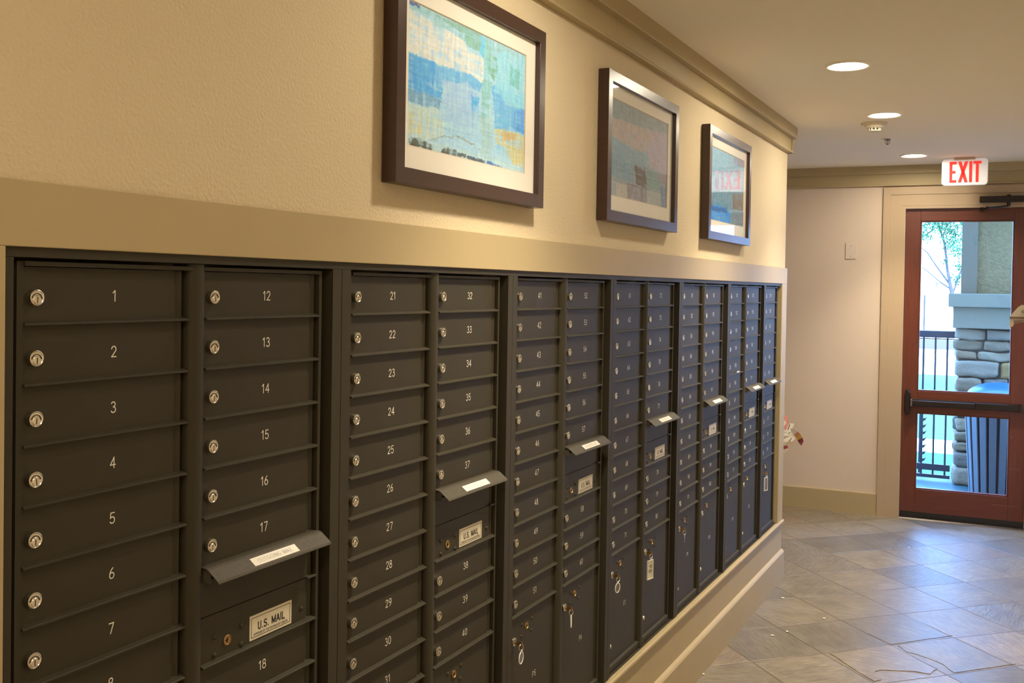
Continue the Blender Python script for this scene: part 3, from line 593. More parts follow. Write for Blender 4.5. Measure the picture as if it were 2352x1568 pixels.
# ------------------------------------------------------------------ framed prints
ART = {"A":[[[150,190,180],[[-0.028,1.0],[0.58,0.991],[1.04,0.994],[1.042,0.933],[0.56,0.872],[-0.027,0.921]]],[[130,175,150],[[0.175,0.979],[0.417,1.003],[0.58,0.991],[0.56,0.857],[0.458,0.86],[0.417,0.933]]],[[70,95,140],[[0.0,0.997],[0.075,0.991],[0.072,0.966],[0.0,0.966]]],[[218,212,186],[[-0.012,0.945],[0.175,0.915],[0.418,0.896],[0.458,0.823],[0.593,0.823],[0.588,0.622],[0.492,0.649],[0.345,0.64],[0.252,0.64],[0.153,0.637],[-0.007,0.643]]],[[105,172,215],[[-0.007,0.64],[0.153,0.637],[0.252,0.631],[0.482,0.652],[0.587,0.619],[0.567,0.537],[0.423,0.561],[0.253,0.53],[0.247,0.39],[-0.003,0.366]]],[[78,160,215],[[-0.007,0.631],[0.207,0.64],[0.192,0.466],[0.25,0.47],[0.247,0.39],[0.13,0.402],[-0.003,0.375]]],[[160,190,212],[[0.253,0.53],[0.463,0.576],[0.567,0.518],[0.508,0.338],[0.51,0.247],[0.258,0.247]]],[[118,162,178],[[-0.003,0.39],[0.13,0.396],[0.247,0.381],[0.23,0.32],[-0.002,0.299]]],[[190,205,180],[[-0.002,0.29],[0.23,0.317],[0.267,0.268],[0.278,0.143],[0.145,0.064],[0.002,0.076]]],[[208,200,148],[[0.015,0.22],[0.107,0.229],[0.102,0.095],[0.017,0.082]]],[[72,165,225],[[0.495,0.497],[0.557,0.503],[0.558,0.381],[0.498,0.372]]],[[140,190,175],[[0.563,0.985],[0.622,1.0],[0.667,0.896],[0.672,0.619],[0.655,0.381],[0.57,0.348],[0.587,0.601],[0.598,0.823]]],[[112,168,128],[[0.667,0.887],[0.717,0.869],[0.725,0.759],[0.693,0.674],[0.648,0.713],[0.635,0.838]]],[[95,182,225],[[0.568,0.988],[0.605,0.988],[0.598,0.832],[0.567,0.838]]],[[145,200,200],[[0.722,0.927],[1.04,0.994],[1.047,0.665],[0.715,0.689]]],[[118,184,168],[[0.848,0.863],[0.945,0.838],[0.935,0.689],[0.84,0.704]]],[[108,175,215],[[0.672,0.646],[1.048,0.634],[1.048,0.317],[0.71,0.302]]],[[140,200,220],[[0.715,0.689],[1.01,0.662],[1.0,0.54],[0.855,0.537],[0.693,0.598]]],[[85,150,203],[[0.902,0.521],[1.05,0.54],[1.048,0.329],[0.882,0.348]]],[[207,192,125],[[0.71,0.299],[0.778,0.311],[0.942,0.326],[1.055,0.305],[1.053,0.043],[0.912,0.043],[0.793,0.134],[0.725,0.174]]],[[200,168,108],[[0.778,0.302],[0.918,0.314],[0.908,0.247],[0.792,0.238]]],[[150,195,210],[[0.735,0.186],[0.815,0.186],[0.828,0.131],[0.715,0.113]]],[[165,195,182],[[0.57,0.357],[0.677,0.387],[0.672,0.03],[0.575,0.064]]],[[178,205,192],[[0.002,0.061],[0.575,0.073],[1.053,0.052],[1.055,-0.04],[0.64,-0.015],[0.002,-0.018]]],[[62,68,55],[[0.018,0.061],[0.085,0.07],[0.193,0.037],[0.19,0.006],[0.018,0.0]]],[[66,72,62],[[0.257,0.037],[0.365,0.058],[0.375,0.0],[0.257,0.003]]],[[75,82,80],[[0.373,0.043],[0.463,0.037],[0.463,0.018],[0.375,0.009]]],[[60,76,84],[[0.463,0.027],[0.618,0.027],[0.618,-0.006],[0.473,0.0]]],[[62,105,155],[[0.64,0.027],[0.75,0.018],[0.795,0.0],[0.65,-0.003]]],[[140,140,110],[[0.14,0.049],[0.215,0.101],[0.307,0.137],[0.43,0.149],[0.512,0.122],[0.575,0.095],[0.575,0.101],[0.512,0.128],[0.43,0.159],[0.307,0.143],[0.215,0.107],[0.14,0.055]]]],"B":[[[122,130,116],[[-0.023,1.009],[1.036,1.009],[1.04,0.881],[0.685,0.851],[0.502,0.823],[-0.018,0.808]]],[[162,141,115],[[-0.005,0.802],[0.685,0.841],[0.721,0.738],[0.592,0.573],[0.353,0.549],[0.129,0.588],[0.0,0.619]]],[[116,138,130],[[0.002,0.61],[0.338,0.555],[0.625,0.561],[0.63,0.412],[0.373,0.396],[0.38,0.183],[0.013,0.18]]],[[158,138,126],[[0.718,0.838],[1.04,0.881],[1.046,0.412],[0.663,0.418],[0.624,0.613]]],[[98,88,74],[[0.39,0.39],[0.58,0.399],[0.622,0.165],[0.411,0.18]]],[[120,108,97],[[0.274,0.174],[0.622,0.165],[0.627,-0.015],[0.279,-0.018]]],[[170,153,120],[[0.098,0.14],[0.274,0.152],[0.27,-0.006],[0.103,-0.003]]],[[120,138,114],[[0.615,0.387],[0.872,0.399],[0.879,0.189],[0.622,0.165]]],[[140,124,112],[[0.768,0.378],[1.046,0.405],[1.041,0.284],[0.877,0.262]]],[[105,112,114],[[0.877,0.241],[1.05,0.296],[1.051,-0.018],[0.886,-0.009]]],[[148,147,120],[[0.622,0.146],[0.881,0.168],[0.887,-0.03],[0.627,-0.015]]]],"C":[[[135,168,170],[[-0.017,1.0],[1.05,0.994],[1.056,0.854],[-0.003,0.698]]],[[140,132,140],[[0.667,0.985],[1.08,1.0],[1.083,0.896],[0.697,0.893]]],[[150,172,178],[[-0.002,0.64],[1.056,0.854],[1.071,0.549],[0.008,0.369]]],[[92,125,132],[[-0.013,0.366],[1.041,0.543],[1.056,0.25],[0.544,0.204],[-0.007,0.183]]],[[108,92,78],[[0.65,0.451],[1.058,0.506],[1.056,0.25],[0.673,0.223]]],[[55,132,190],[[-0.005,0.162],[0.199,0.22],[0.519,0.213],[0.625,0.116],[0.605,-0.021],[0.002,-0.037]]],[[30,85,140],[[0.038,0.186],[0.493,0.21],[0.496,0.137],[0.065,0.125]]],[[120,130,126],[[0.622,0.177],[1.056,0.238],[1.04,-0.04],[0.632,-0.018]]]]}
def inside(poly, x, y):
    r = False; j = len(poly) - 1
    for i in range(len(poly)):
        xi, yi = poly[i]; xj, yj = poly[j]
        if (yi > y) != (yj > y) and x < (xj - xi) * (y - yi) / (yj - yi) + xi: r = not r
        j = i
    return r
def art_mesh(key, nx, ny, y0, y1, z0, z1, x, basec, matref, seed):
    polys = [(c, p, min(q[0] for q in p), max(q[0] for q in p), min(q[1] for q in p), max(q[1] for q in p)) for c, p in ART[key]]
    mref = lin(matref); vs = []; cols = []
    for j in range(ny + 1):
        for i in range(nx + 1):
            u, v = i / nx, j / ny
            vs.append((x, y0 + (y1 - y0) * u, z0 + (z1 - z0) * v))
            P = Vector((u * 9 + seed, v * 9, seed))
            du = 0.014 * noise.noise(P * 1.6) + 0.010 * noise.noise(Vector((u * 20, v * 90, seed))); dv = 0.014 * noise.noise(P * 1.6 + Vector((9, 3, 1))) + 0.012 * noise.noise(Vector((u * 110, v * 16, seed + 4)))
            uu, vv = u + du, v + dv; c = basec
            for cc, p, a, b_, e, f in polys:
                if a <= uu <= b_ and e <= vv <= f and inside(p, uu, vv):
                    k_ = a * 7 + e * 13 + seed      # each coat is brushed on unevenly, the one below shows through
                    n_ = noise.noise(Vector((u * 38, v * 6, k_))) + 0.8 * noise.noise(Vector((u * 7, v * 42, k_ + 5))) + 0.6 * noise.noise(Vector((u * 16, v * 16, k_ + 9)))
                    t_ = 0.93 - max(0.0, min(0.75, n_ * 1.1)); c = tuple(c[q_] + (cc[q_] - c[q_]) * t_ for q_ in range(3))
            # dry-brush streaks, upright and level
            s = 0.55 * noise.noise(Vector((u * 70, v * 7, seed + 3))) + 0.45 * noise.noise(Vector((u * 9, v * 80, seed + 8))) + 0.4 * noise.noise(P * 8)
            l = lin([max(0, min(255, t + 24 * s + 6)) for t in c])
            cols += [min(0.9, l[k] / mref[k] * 0.78) for k in range(3)] + [1.0]
    fs = [(j * (nx + 1) + i, j * (nx + 1) + i + 1, (j + 1) * (nx + 1) + i + 1, (j + 1) * (nx + 1) + i) for j in range(ny) for i in range(nx)]
    me = bpy.data.meshes.new('print'); me.from_pydata(vs, [], fs); me.materials.append(ARTM)
    at_ = me.color_attributes.new('tint', 'FLOAT_COLOR', 'POINT'); at_.data.foreach_set('color', cols)
    return me
def picture(key, lab, y0, y1, ay0, ay1, basec, matref, seed, nx, ny):
    z0, z1, D, fw = Z(0.207), Z(0.714), 0.040, 0.037
    az0, az1 = Z(0.300), Z(0.628)
    root = thing('framed_picture', lab, 'picture', (0, y0, z0), 'framed abstract prints over the mailboxes')
    o = root.location.copy()
    f = MB(); prof = [(0.003, 0), (D - 0.001, 0), (D, 0.001), (D, fw - 0.001), (D - 0.001, fw), (0.003, fw)]
    ring = [(0, 0, 0), (1, 0, 0), (1, 1, 0), (0, 1, 0)]
    W, Hh = y1 - y0, z1 - z0; n = len(prof); vs = []
    for cy, cz in ((0, 0), (W, 0), (W, Hh), (0, Hh)):
        sy = 1 if cy == 0 else -1; sz = 1 if cz == 0 else -1
        for x, t in prof: vs.append((x, cy + sy * t, cz + sz * t))
    fs = []
    for k in range(4):
        for i in range(n): fs.append((k * n + i, k * n + (i + 1) % n, ((k + 1) % 4) * n + (i + 1) % n, ((k + 1) % 4) * n + i))
    f.add(vs, fs); f.build('frame', WALNUT, root)
    xm = 0.024
    m = MB(); a0, a1, b0, b1 = ay0 - y0, ay1 - y0, az0 - z0, az1 - z0
    def ringm(x, oy0, oy1, oz0, oz1, iy0, iy1, iz0, iz1, xi, mi):
        v = [(x, oy0, oz0), (x, oy1, oz0), (x, oy1, oz1), (x, oy0, oz1), (xi, iy0, iz0), (xi, iy1, iz0), (xi, iy1, iz1), (xi, iy0, iz1)]
        m.add(v, [(k, (k + 1) % 4, 4 + (k + 1) % 4, 4 + k) for k in range(4)], mi)
    e = 0.020; g = 0.003
    ringm(xm, e, W - e, e, Hh - e, a0 - g, a1 + g, b0 - g, b1 + g, xm, 0); ringm(xm, a0 - g, a1 + g, b0 - g, b1 + g, a0, a1, b0, b1, xm - 0.0022, 1)
    m.box(0.004, 0.018, e, W - e, e, Hh - e, 0)
    m.build('mat_board', [MAT, BEVEL], root)
    put('print', art_mesh(key, nx, ny, a0 - 0.002, a1 + 0.002, b0 - 0.002, b1 + 0.002, xm - 0.0024, basec, matref, seed), root)
    m = MB(); m.box(xm + 0.0035, xm + 0.0055, 0.030, W - 0.030, 0.030, Hh - 0.030); m.build('glass_pane', PGLASS, root)
picture('A', 'large framed abstract print in blue, cream and yellow, nearest of the three', 1.862, 2.632, 1.935, 2.535, (165, 200, 205), (235, 222, 195), 1.3, 330, 190)
picture('B', 'middle framed abstract print in muted grey, teal and brown', 3.130, 3.898, 3.205, 3.808, (140, 140, 125), (205, 190, 155), 5.1, 150, 100)
picture('C', 'framed abstract print with a deep blue patch, farthest of the three', 4.350, 5.115, 4.425, 5.028, (112, 150, 158), (222, 208, 182), 9.7, 130, 90)

# ------------------------------------------------------------------ ceiling
def downlight(x, y, lab, strength=None):
    root = thing('recessed_downlight', lab, 'ceiling light', (x, y, CEIL), 'recessed downlights along the corridor ceiling')
    m = MB(); m.lathe([(0.0630, -0.0004), (0.0640, -0.0020), (0.082, -0.0085), (0.090, -0.0090), (0.0955, -0.0005)], (0, 0, 0), 'z', 40, 0, cap=False); m.build('trim_ring', TRIMW, root, smooth=50)
    m = MB(); m.lathe([(0.0001, -0.0034), (0.050, -0.0042), (0.0610, -0.0030), (0.0625, -0.0006)], (0, 0, 0), 'z', 40, 0, cap=False); m.build('lens', LENSM if strength is None else LENSFILL, root)
    sl = bpy.data.lights.new('lamp', 'SPOT'); sl.energy = 125.0 if strength is None else strength; sl.spot_size = math.radians(96); sl.spot_blend = 1.0; sl.shadow_soft_size = 0.06; sl.color = (1.0, 0.86, 0.64)
    so_ = bpy.data.objects.new('lamp', sl); COL.objects.link(so_); so_.parent = root; so_.location = (0, 0, -0.07)
    return root
downlight(0.585, 4.56, 'largest lit downlight in view, first along the ceiling')
downlight(0.583, 5.89, 'lit downlight just in front of the smoke detector')
downlight(0.575, 7.70, 'lit downlight nearest the exit sign and door')
downlight(0.585, 2.36, 'lit downlight over the nearest framed print, above the picture edge')
downlight(1.15, 0.35, 'added fill downlight almost over the viewer, nearest the start of the mailboxes', 25.0)  # unseen lamp, added to brighten the near end of the left wall
downlight(0.95, -1.1, 'added fill downlight behind the viewer, at the near end of the corridor')  # unseen lamp, added as warm fill from the near end
# smoke detector
root = thing('smoke_detector', 'cream round smoke detector on the ceiling beside a downlight', 'smoke detector', (0.497, 6.17, CEIL))
m = MB(); m.lathe([(0.0705, 0.001), (0.0705, -0.008), (0.066, -0.012), (0.052, -0.014)], (0, 0, 0), 'z', 36, cap=False); m.box(-0.074, -0.060, -0.012, 0.012, -0.011, 0); m.build('base', IVORY, root, smooth=50)
m = MB(); m.lathe([(0.054, -0.010), (0.055, -0.020), (0.050, -0.027), (0.040, -0.031), (0.036, -0.033)], (0, 0, 0), 'z', 36, cap=False)
m.lathe([(0.0345, -0.043), (0.033, -0.048), (0.026, -0.0515), (0.0001, -0.0525)], (0, 0, 0), 'z', 36, cap=False)
for k in range(10):
    a = 2 * PI * k / 10
    m.prism([(0.036 * math.cos(a + s), 0.036 * math.sin(a + s)) for s in (-0.1, 0.1)] + [(0.028 * math.cos(a + s), 0.028 * math.sin(a + s)) for s in (0.1, -0.1)], 'z', -0.0445, -0.032)
m.build('sensor_head', IVORY, root, smooth=40)
m = MB(); m.lathe([(0.029, -0.030), (0.029, -0.045)], (0, 0, 0), 'z', 24); m.build('vent_slots', VENT, root)
# sprinkler
root = thing('ceiling_sprinkler', 'small grey pendent fire sprinkler on the ceiling', 'sprinkler', (0.497, 6.81, CEIL))
m = MB(); m.lathe([(0.038, -0.0003), (0.036, -0.004), (0.020, -0.006), (0.012, -0.006)], (0, 0, 0), 'z', 32, cap=False); m.build('escutcheon', TRIMW, root, smooth=50)
m = MB(); m.lathe([(0.010, 0), (0.010, -0.012), (0.0065, -0.014), (0.0065, -0.016)], (0, 0, 0), 'z', 16)
for s in (-1, 1): m.tube([(s * 0.0075, 0, -0.013), (s * 0.013, 0, -0.022), (s * 0.011, 0, -0.032), (s * 0.002, 0, -0.040)], 0.0020, 8)
m.lathe([(0.002, -0.016), (0.0025, -0.036)], (0, 0, 0), 'z', 10); m.lathe([(0.006, -0.036), (0.006, -0.042), (0.0001, -0.042)], (0, 0, 0), 'z', 14)
m.build('sprinkler_body', STEELG, root, smooth=50)
m = MB(); m.lathe([(0.021, -0.0075), (0.022, -0.0085), (0.021, -0.0095)], (0, 0, 0), 'z', 24)
for k in range(12): a = 2 * PI * k / 12; m.box(0.020 * math.cos(a) - 0.002, 0.020 * math.cos(a) + 0.002, 0.020 * math.sin(a) - 0.002, 0.020 * math.sin(a) + 0.002, -0.0105, -0.0075)
m.build('deflector', STEELG, root)
# exit sign
root = thing('exit_sign', 'lit white EXIT sign with red letters hanging from the ceiling', 'exit sign', (0.897, 7.96, CEIL))
m = MB(); cz = Z(0.8625) - CEIL; w2, h2, r = 0.1525, 0.0955, 0.026; pts = []
for sx, sz, a0 in ((1, 1, 0), (-1, 1, 90), (-1, -1, 180), (1, -1, 270)):
    for k in range(6):
        a = math.radians(a0 + 18 * k); pts.append((sx * (w2 - r) + r * math.cos(a), cz + sz * (h2 - r) + r * math.sin(a)))
m.v = []; n = len(pts)
m.add([(p[0], -0.015, p[1]) for p in pts] + [(p[0], 0.015, p[1]) for p in pts], [(i, (i + 1) % n, n + (i + 1) % n, n + i) for i in range(n)] + [tuple(range(n)), tuple(range(2 * n - 1, n - 1, -1))])
m.build('panel', SIGNW, root, bevel=0.004)
m = MB(); m.box(-0.072, 0.070, -0.03, 0.03, -0.0185, -0.0005); m.build('canopy', SIGNB, root, bevel=0.004)
m = MB()
bw, hh, st = 0.0, 0.076, 0.0195
def q(x0, x1, z0, z1): m.box(x0, x1, -0.0162, -0.0145, cz + z0, cz + z1)
def quad(p): m.prism([(a, cz + b) for a, b in p], 'y', -0.0162, -0.0145)
x = -0.101; q(x, x + st, -hh, hh); q(x + st, x + 0.047, hh - st, hh); q(x + st, x + 0.040, -0.010, 0.010); q(x + st, x + 0.047, -hh, -hh + st)
x = -0.044; quad([(x, -hh), (x + st + 0.002, -hh), (x + 0.066, hh), (x + 0.066 - st - 0.002, hh)]); quad([(x, hh), (x + st + 0.002, hh), (x + 0.066, -hh), (x + 0.066 - st - 0.002, -hh)])
x = 0.030; q(x, x + st, -hh, hh)
x = 0.056; q(x, x + 0.054, hh - st, hh); q(x + 0.017, x + 0.017 + st, -hh, hh - st)
m.build('letters', SIGNR, root)

# ------------------------------------------------------------------ far wall fittings
root = thing('blank_wall_plate', 'cream blank cover plate with two screws on the wall left of the door', 'wall plate', (0.070 * math.cos(FROT), FY + 0.070 * math.sin(FROT), Z(0.307)), rot=(0, 0, FROT))
m = MB(); m.box(-0.041, 0.041, -0.008, 0.0, -0.063, 0.063); m.build('cover', PLATE, root, bevel=0.003)
for s in (-1, 1):
    m = MB(); m.lathe([(0.0045, 0), (0.0045, -0.0016), (0.0001, -0.0022)], (0, -0.008, 0), 'y', 12, cap=False); m.build('screw', CHROME, root, (0, 0, s * 0.041))

# door (local frame of the far wall)
door = bpy.data.objects.new('door_1', None); COL.objects.link(door); door.location = (0, FY, 0); door.rotation_euler = (0, 0, FROT); door['kind'] = 'structure'
V0, V1 = 0.022, 0.066
U0, U1, ZB, ZT = 0.4715, 1.3375, Z(-1.752), Z(0.632)
GU0, GU1 = 0.588, 1.219; A0, A1, B0, B1 = Z(-0.766), Z(0.530), Z(-1.530), Z(-0.955)
for u0, u1 in ((U0, GU0 - 0.010), (GU1 + 0.010, U1)):
    m = MB(); m.box(u0, u1, V0, V1, ZB, ZT); m.build('stile', MAHOG, door, bevel=0.002)
for z0, z1 in ((ZB, B0 - 0.010), (B1 + 0.010, A0 - 0.010), (A1 + 0.010, ZT)):
    m = MB(); m.box(GU0 - 0.010, GU1 + 0.010, V0, V1, z0, z1); m.build('rail', MAHOGH, door, bevel=0.002)
for z0, z1 in ((B0, B1), (A0, A1)):
    m = MB(); c = 0.010      # moulded stops around the glass
    for u0, u1, za, zb in ((GU0 - c, GU0, z0 - c, z1 + c), (GU1, GU1 + c, z0 - c, z1 + c), (GU0, GU1, z0 - c, z0), (GU0, GU1, z1, z1 + c)): m.box(u0, u1, V0 + 0.006, V1 - 0.006, za, zb)
    m.build('glass_stop', MAHOG, door, bevel=0.003)
    m = MB(); m.box(GU0, GU1, 0.041, 0.047, z0, z1); m.build('glass_pane', DGLASS, door)
m = MB(); m.box(U0 + 0.002, U1 - 0.002, V0 - 0.004, V0, ZB + 0.0, ZB + 0.035); m.prism([(V0 + 0.005, ZB - 0.010), (V0 + 0.005, ZB + 0.004), (V0 - 0.004, ZB + 0.004), (V0 - 0.003, ZB - 0.008)], 'x', U0, U1); m.build('door_sweep', RUBBER, door)
# panic bar
pb = MB(); zc = Z(-0.864); prof = []
for k in range(24):
    a = 2 * PI * k / 24; prof.append((0.513 + 0.0235 * (abs(math.cos(a)) ** 0.8) * (1 if math.cos(a) > 0 else -1), zc + 0.099 * (abs(math.sin(a)) ** 0.75) * (1 if math.sin(a) > 0 else -1)))
n = len(prof); pb.add([(p[0], V0 - 0.0005, p[1]) for p in prof] + [(p[0], V0 - 0.040, p[1]) for p in prof] + [(0.513 + (p[0] - 0.513) * 0.7, V0 - 0.055, zc + (p[1] - zc) * 0.93) for p in prof],
    [(i, (i + 1) % n, n + (i + 1) % n, n + i) for i in range(n)] + [(n + i, n + (i + 1) % n, 2 * n + (i + 1) % n, 2 * n + i) for i in range(n)] + [tuple(range(2 * n, 3 * n)), tuple(range(n - 1, -1, -1))])
pbo = pb.build('panic_bar', DKBRZ, door, smooth=45)
m = MB(); m.box(0.540, 1.309, V0 - 0.030, V0 - 0.0005, Z(-0.892), Z(-0.838)); m.build('rail_housing', DKBRZ, pbo, bevel=0.003)
m = MB(); m.box(0.546, 0.990, V0 - 0.058, V0 - 0.030, Z(-0.886), Z(-0.846)); m.build('push_pad', DKBRZ, pbo, bevel=0.005)
m = MB(); m.box(0.990, 1.290, V0 - 0.046, V0 - 0.030, Z(-0.888), Z(-0.842)); m.build('housing_cover', DKBRZ, pbo, bevel=0.003)
m = MB(); m.box(1.288, 1.309, V0 - 0.052, V0 - 0.0005, Z(-0.896), Z(-0.834)); m.build('end_cap', DKBRZ, pbo, bevel=0.004)
m = MB(); m.box(0.534, 0.548, V0 - 0.060, V0 - 0.028, Z(-0.893), Z(-0.840)); m.build('bracket', STEELG, pbo, bevel=0.003)
# closer on the head of the frame
cl = MB(); cl.box(0.986, 1.284, -0.068, -0.0195, Z(0.668), Z(0.714)); clo = cl.build('door_closer', DKBRZ, door, bevel=0.006)
m = MB(); m.lathe([(0.013, Z(0.640)), (0.013, Z(0.668))], (1.183, -0.044, 0), 'z', 16); m.lathe([(0.014, Z(0.714)), (0.012, Z(0.724)), (0.0001, Z(0.727))], (1.183, -0.044, 0), 'z', 16, cap=False); m.build('spindle', DKBRZ, clo, smooth=40)
m = MB(); m.tube([(1.183, -0.046, Z(0.641)), (1.10, -0.085, Z(0.628)), (1.04, -0.095, Z(0.624))], 0.0075, 8); m.tube([(1.04, -0.095, Z(0.620)), (1.00, -0.05, Z(0.628)), (0.99, V0 - 0.004, Z(0.630))], 0.006, 8)
m.lathe([(0.011, Z(0.612)), (0.011, Z(0.634))], (1.04, -0.095, 0), 'z', 14); m.box(0.985, 1.02, -0.004, V0 - 0.0003, Z(0.606), Z(0.628)); m.build('closer_arm', DKBRZ, clo, smooth=40)
# scratches and a dent in the right stile, where the wood shows pale
SCR = mat('bare_wood_scratch', (0.25, 0.125, 0.065), 0.6)
m = MB(); m.box(1.235, 1.30, V0 - 0.0006, V0 + 0.001, Z(-1.329), Z(-1.3265)); m.box(1.238, 1.247, V0 - 0.0006, V0 + 0.001, Z(-1.093), Z(-1.083)); m.box(1.12, 1.30, V0 - 0.0006, V0 + 0.001, Z(-1.607), Z(-1.604)); m.build('scratch', SCR, door)

# ------------------------------------------------------------------ loose mail
PAPW = mat('newsprint', (0.68, 0.62, 0.52), 0.8); PAPC = mat('cream_flyer', (0.70, 0.64, 0.50), 0.7)
PINK = mat('pink_red_flyer', (0.62, 0.24, 0.20), 0.6, var=(60, 0.55, (1, 1, 1))); YELL = mat('yellow_flyer', (0.72, 0.45, 0.06), 0.5); DRED = mat('dark_red_flyer', (0.22, 0.025, 0.03), 0.5)
ORNG = mat('orange_flyer', (0.68, 0.27, 0.14), 0.5); GREENP = mat('green_print', (0.28, 0.33, 0.22), 0.7); DKP = mat('dark_print', (0.05, 0.03, 0.03), 0.7); KRAFT = mat('kraft_paper', (0.42, 0.28, 0.13), 0.7)
def sheet(name, px, y, lab, cat, group, mats, marks=(), org=(1780, 920, 11.2), thick=0.0016, lean=0.25, tail=None):
    """a stiff folded sheet standing at depth y, outlined by corner points"""
    P = [at(org[0] + a / org[2], org[1] + b / org[2], y) for a, b in px]
    o = P[0].copy(); m = MB()
    if tail: P += [at(org[0] + a / org[2], org[1] + b / org[2], y) for a, b in tail]
    def addp(Q, t0, t1, mi):
        n = len(Q); f = lambda p, t: (p.x - o.x, (p.y - o.y) + lean * (p.x - o.x) + 0.4 * lean * (p.z - o.z) + t, p.z - o.z)
        m.add([f(p, t0) for p in Q] + [f(p, t1) for p in Q], [(i, (i + 1) % n, n + (i + 1) % n, n + i) for i in range(n)] + [tuple(range(n)), tuple(range(2 * n - 1, n - 1, -1))], mi)
    addp(P, 0, thick, 0)
    for mi, pts in marks: addp([at(org[0] + a / org[2], org[1] + b / org[2], y) for a, b in pts], -0.0006, 0.0003, mi)
    ob = m.build(name, mats, None, o); tag(ob, lab, cat, group); return ob
G = 'junk mail spilling out past the corner'
sheet('flyer', [(320, 372), (350, 560), (300, 745), (100, 800), (-330, 1300), (-330, 1640), (-480, 1640), (-480, 1150), (80, 430)], 6.44, 'red and pink printed flyer standing highest in the spilling junk mail', 'flyer', G, [PINK, PAPC], [(1, [(150, 545), (270, 500), (300, 560), (240, 660), (140, 670)])])
sheet('envelope', [(280, 745), (378, 585), (482, 598), (430, 735), (380, 770)], 6.42, 'white envelope with one dark stripe behind the junk mail', 'envelope', G, [PAPW, DKP], [(1, [(318, 745), (372, 612), (388, 620), (338, 750)])])
sheet('flyer', [(235, 762), (472, 785), (400, 905), (90, 905), (-330, 1300), (-330, 1640), (-480, 1640), (-480, 1150), (90, 760)], 6.40, 'pale flyer with a green printed mark in the spilling junk mail', 'flyer', G, [PAPW, GREENP], [(1, [(320, 860), (360, 810), (402, 808), (372, 862)]), (1, [(250, 800), (300, 800), (300, 822), (250, 822)])])
# drooping magazine: three bands of colour along one curved strip
m = MB(); C = [(410, 770), (470, 760), (540, 830), (600, 905), (645, 985), (672, 1060), (675, 1150)]; Wd = [62, 62, 66, 72, 72, 62, 6]; o = at(1780 + 470 / 11.2, 920 + 760 / 11.2, 6.38)
L, R = [], []
for i, (a, b) in enumerate(C):
    d = (C[min(i + 1, 6)][0] - C[max(i - 1, 0)][0], C[min(i + 1, 6)][1] - C[max(i - 1, 0)][1]); l = math.hypot(*d); nx_, ny_ = d[1] / l, -d[0] / l
    L.append(at(1780 + (a + nx_ * Wd[i]) / 11.2, 920 + (b + ny_ * Wd[i]) / 11.2, 6.38 - 0.012 * i)); R.append(at(1780 + (a - nx_ * Wd[i]) / 11.2, 920 + (b - ny_ * Wd[i]) / 11.2, 6.38 - 0.004 * i))
for i in range(6):
    qd = [L[i] - o, R[i] - o, R[i + 1] - o, L[i + 1] - o]; m.add([tuple(p) for p in qd] + [(p.x, p.y + 0.003, p.z) for p in qd], [(0, 1, 2, 3), (7, 6, 5, 4), (0, 1, 5, 4), (1, 2, 6, 5), (2, 3, 7, 6), (3, 0, 4, 7)], [0, 0, 1, 2, 3, 3][i])
tag(m.build('magazine', [PAPC, ORNG, YELL, DRED], None, o), 'yellow and red glossy magazine drooping out of the junk mail', 'magazine', G)
for k, (a, lab) in enumerate((([(100, 1120), (215, 1095), (420, 890), (445, 915), (250, 1150), (100, 1180)], 'white folded leaflet slanting up in the middle of the junk mail'), ([(110, 1060), (230, 990), (400, 905), (330, 1000), (215, 1085), (110, 1110)], 'cream folded leaflet fanned above the slanting white leaflets'), ([(280, 1145), (440, 930), (495, 960), (480, 1015), (350, 1120)], 'white leaflet with dark edge at the right of the junk mail'), ([(110, 1380), (215, 1335), (310, 1235), (325, 1262), (225, 1345), (110, 1410)], 'pale leaflet lowest of the junk mail'), ([(340, 1130), (380, 1050), (452, 1060), (435, 1140)], 'brown kraft paper scrap under the white leaflets'), ([(100, 1255), (220, 1160), (310, 1160), (325, 1230), (220, 1250)], 'dark red flyer near the bottom of the junk mail'))):
    sheet('leaflet', a, 6.36 - 0.014 * k, lab, 'leaflet', G, [[PAPW, PAPC, PAPW, PAPC, KRAFT, DRED][k], DKP], [(1, [(300, 1130), (415, 960), (422, 975), (312, 1135)])] if k == 2 else (), tail=[(60, 1250), (-330, 1320), (-330, 1620), (-480, 1620), (-480, 1180), (-100, 1150)] if k in (0, 3, 5) else None)
# bin that holds it, standing in the alcove behind the corner
BINM = mat('grey_plastic_bin', (0.10, 0.10, 0.10), 0.5)
root = thing('recycling_bin', 'grey recycling bin full of junk mail, behind the wall corner', 'bin', (-0.40, 6.42, 0))
m = MB(); m.prism([(-0.20, 0.0), (0.20, 0.0), (0.235, 0.66), (0.220, 0.66), (0.187, 0.02), (-0.187, 0.02), (-0.220, 0.66), (-0.235, 0.66)], 'y', -0.19, 0.19)
for s in (-1, 1): m.prism([(-0.20, 0), (0.20, 0), (0.235, 0.66), (-0.235, 0.66)], 'y', s * 0.19 - 0.006, s * 0.19 + 0.006)
m.build('bin_body', BINM, root); m = MB(); m.box(-0.245, 0.245, -0.205, -0.185, 0.64, 0.675); m.box(-0.245, 0.245, 0.185, 0.205, 0.64, 0.675); m.box(-0.245, -0.225, -0.185, 0.185, 0.64, 0.675); m.box(0.225, 0.245, -0.185, 0.185, 0.64, 0.675); m.build('rim', BINM, root, bevel=0.005)
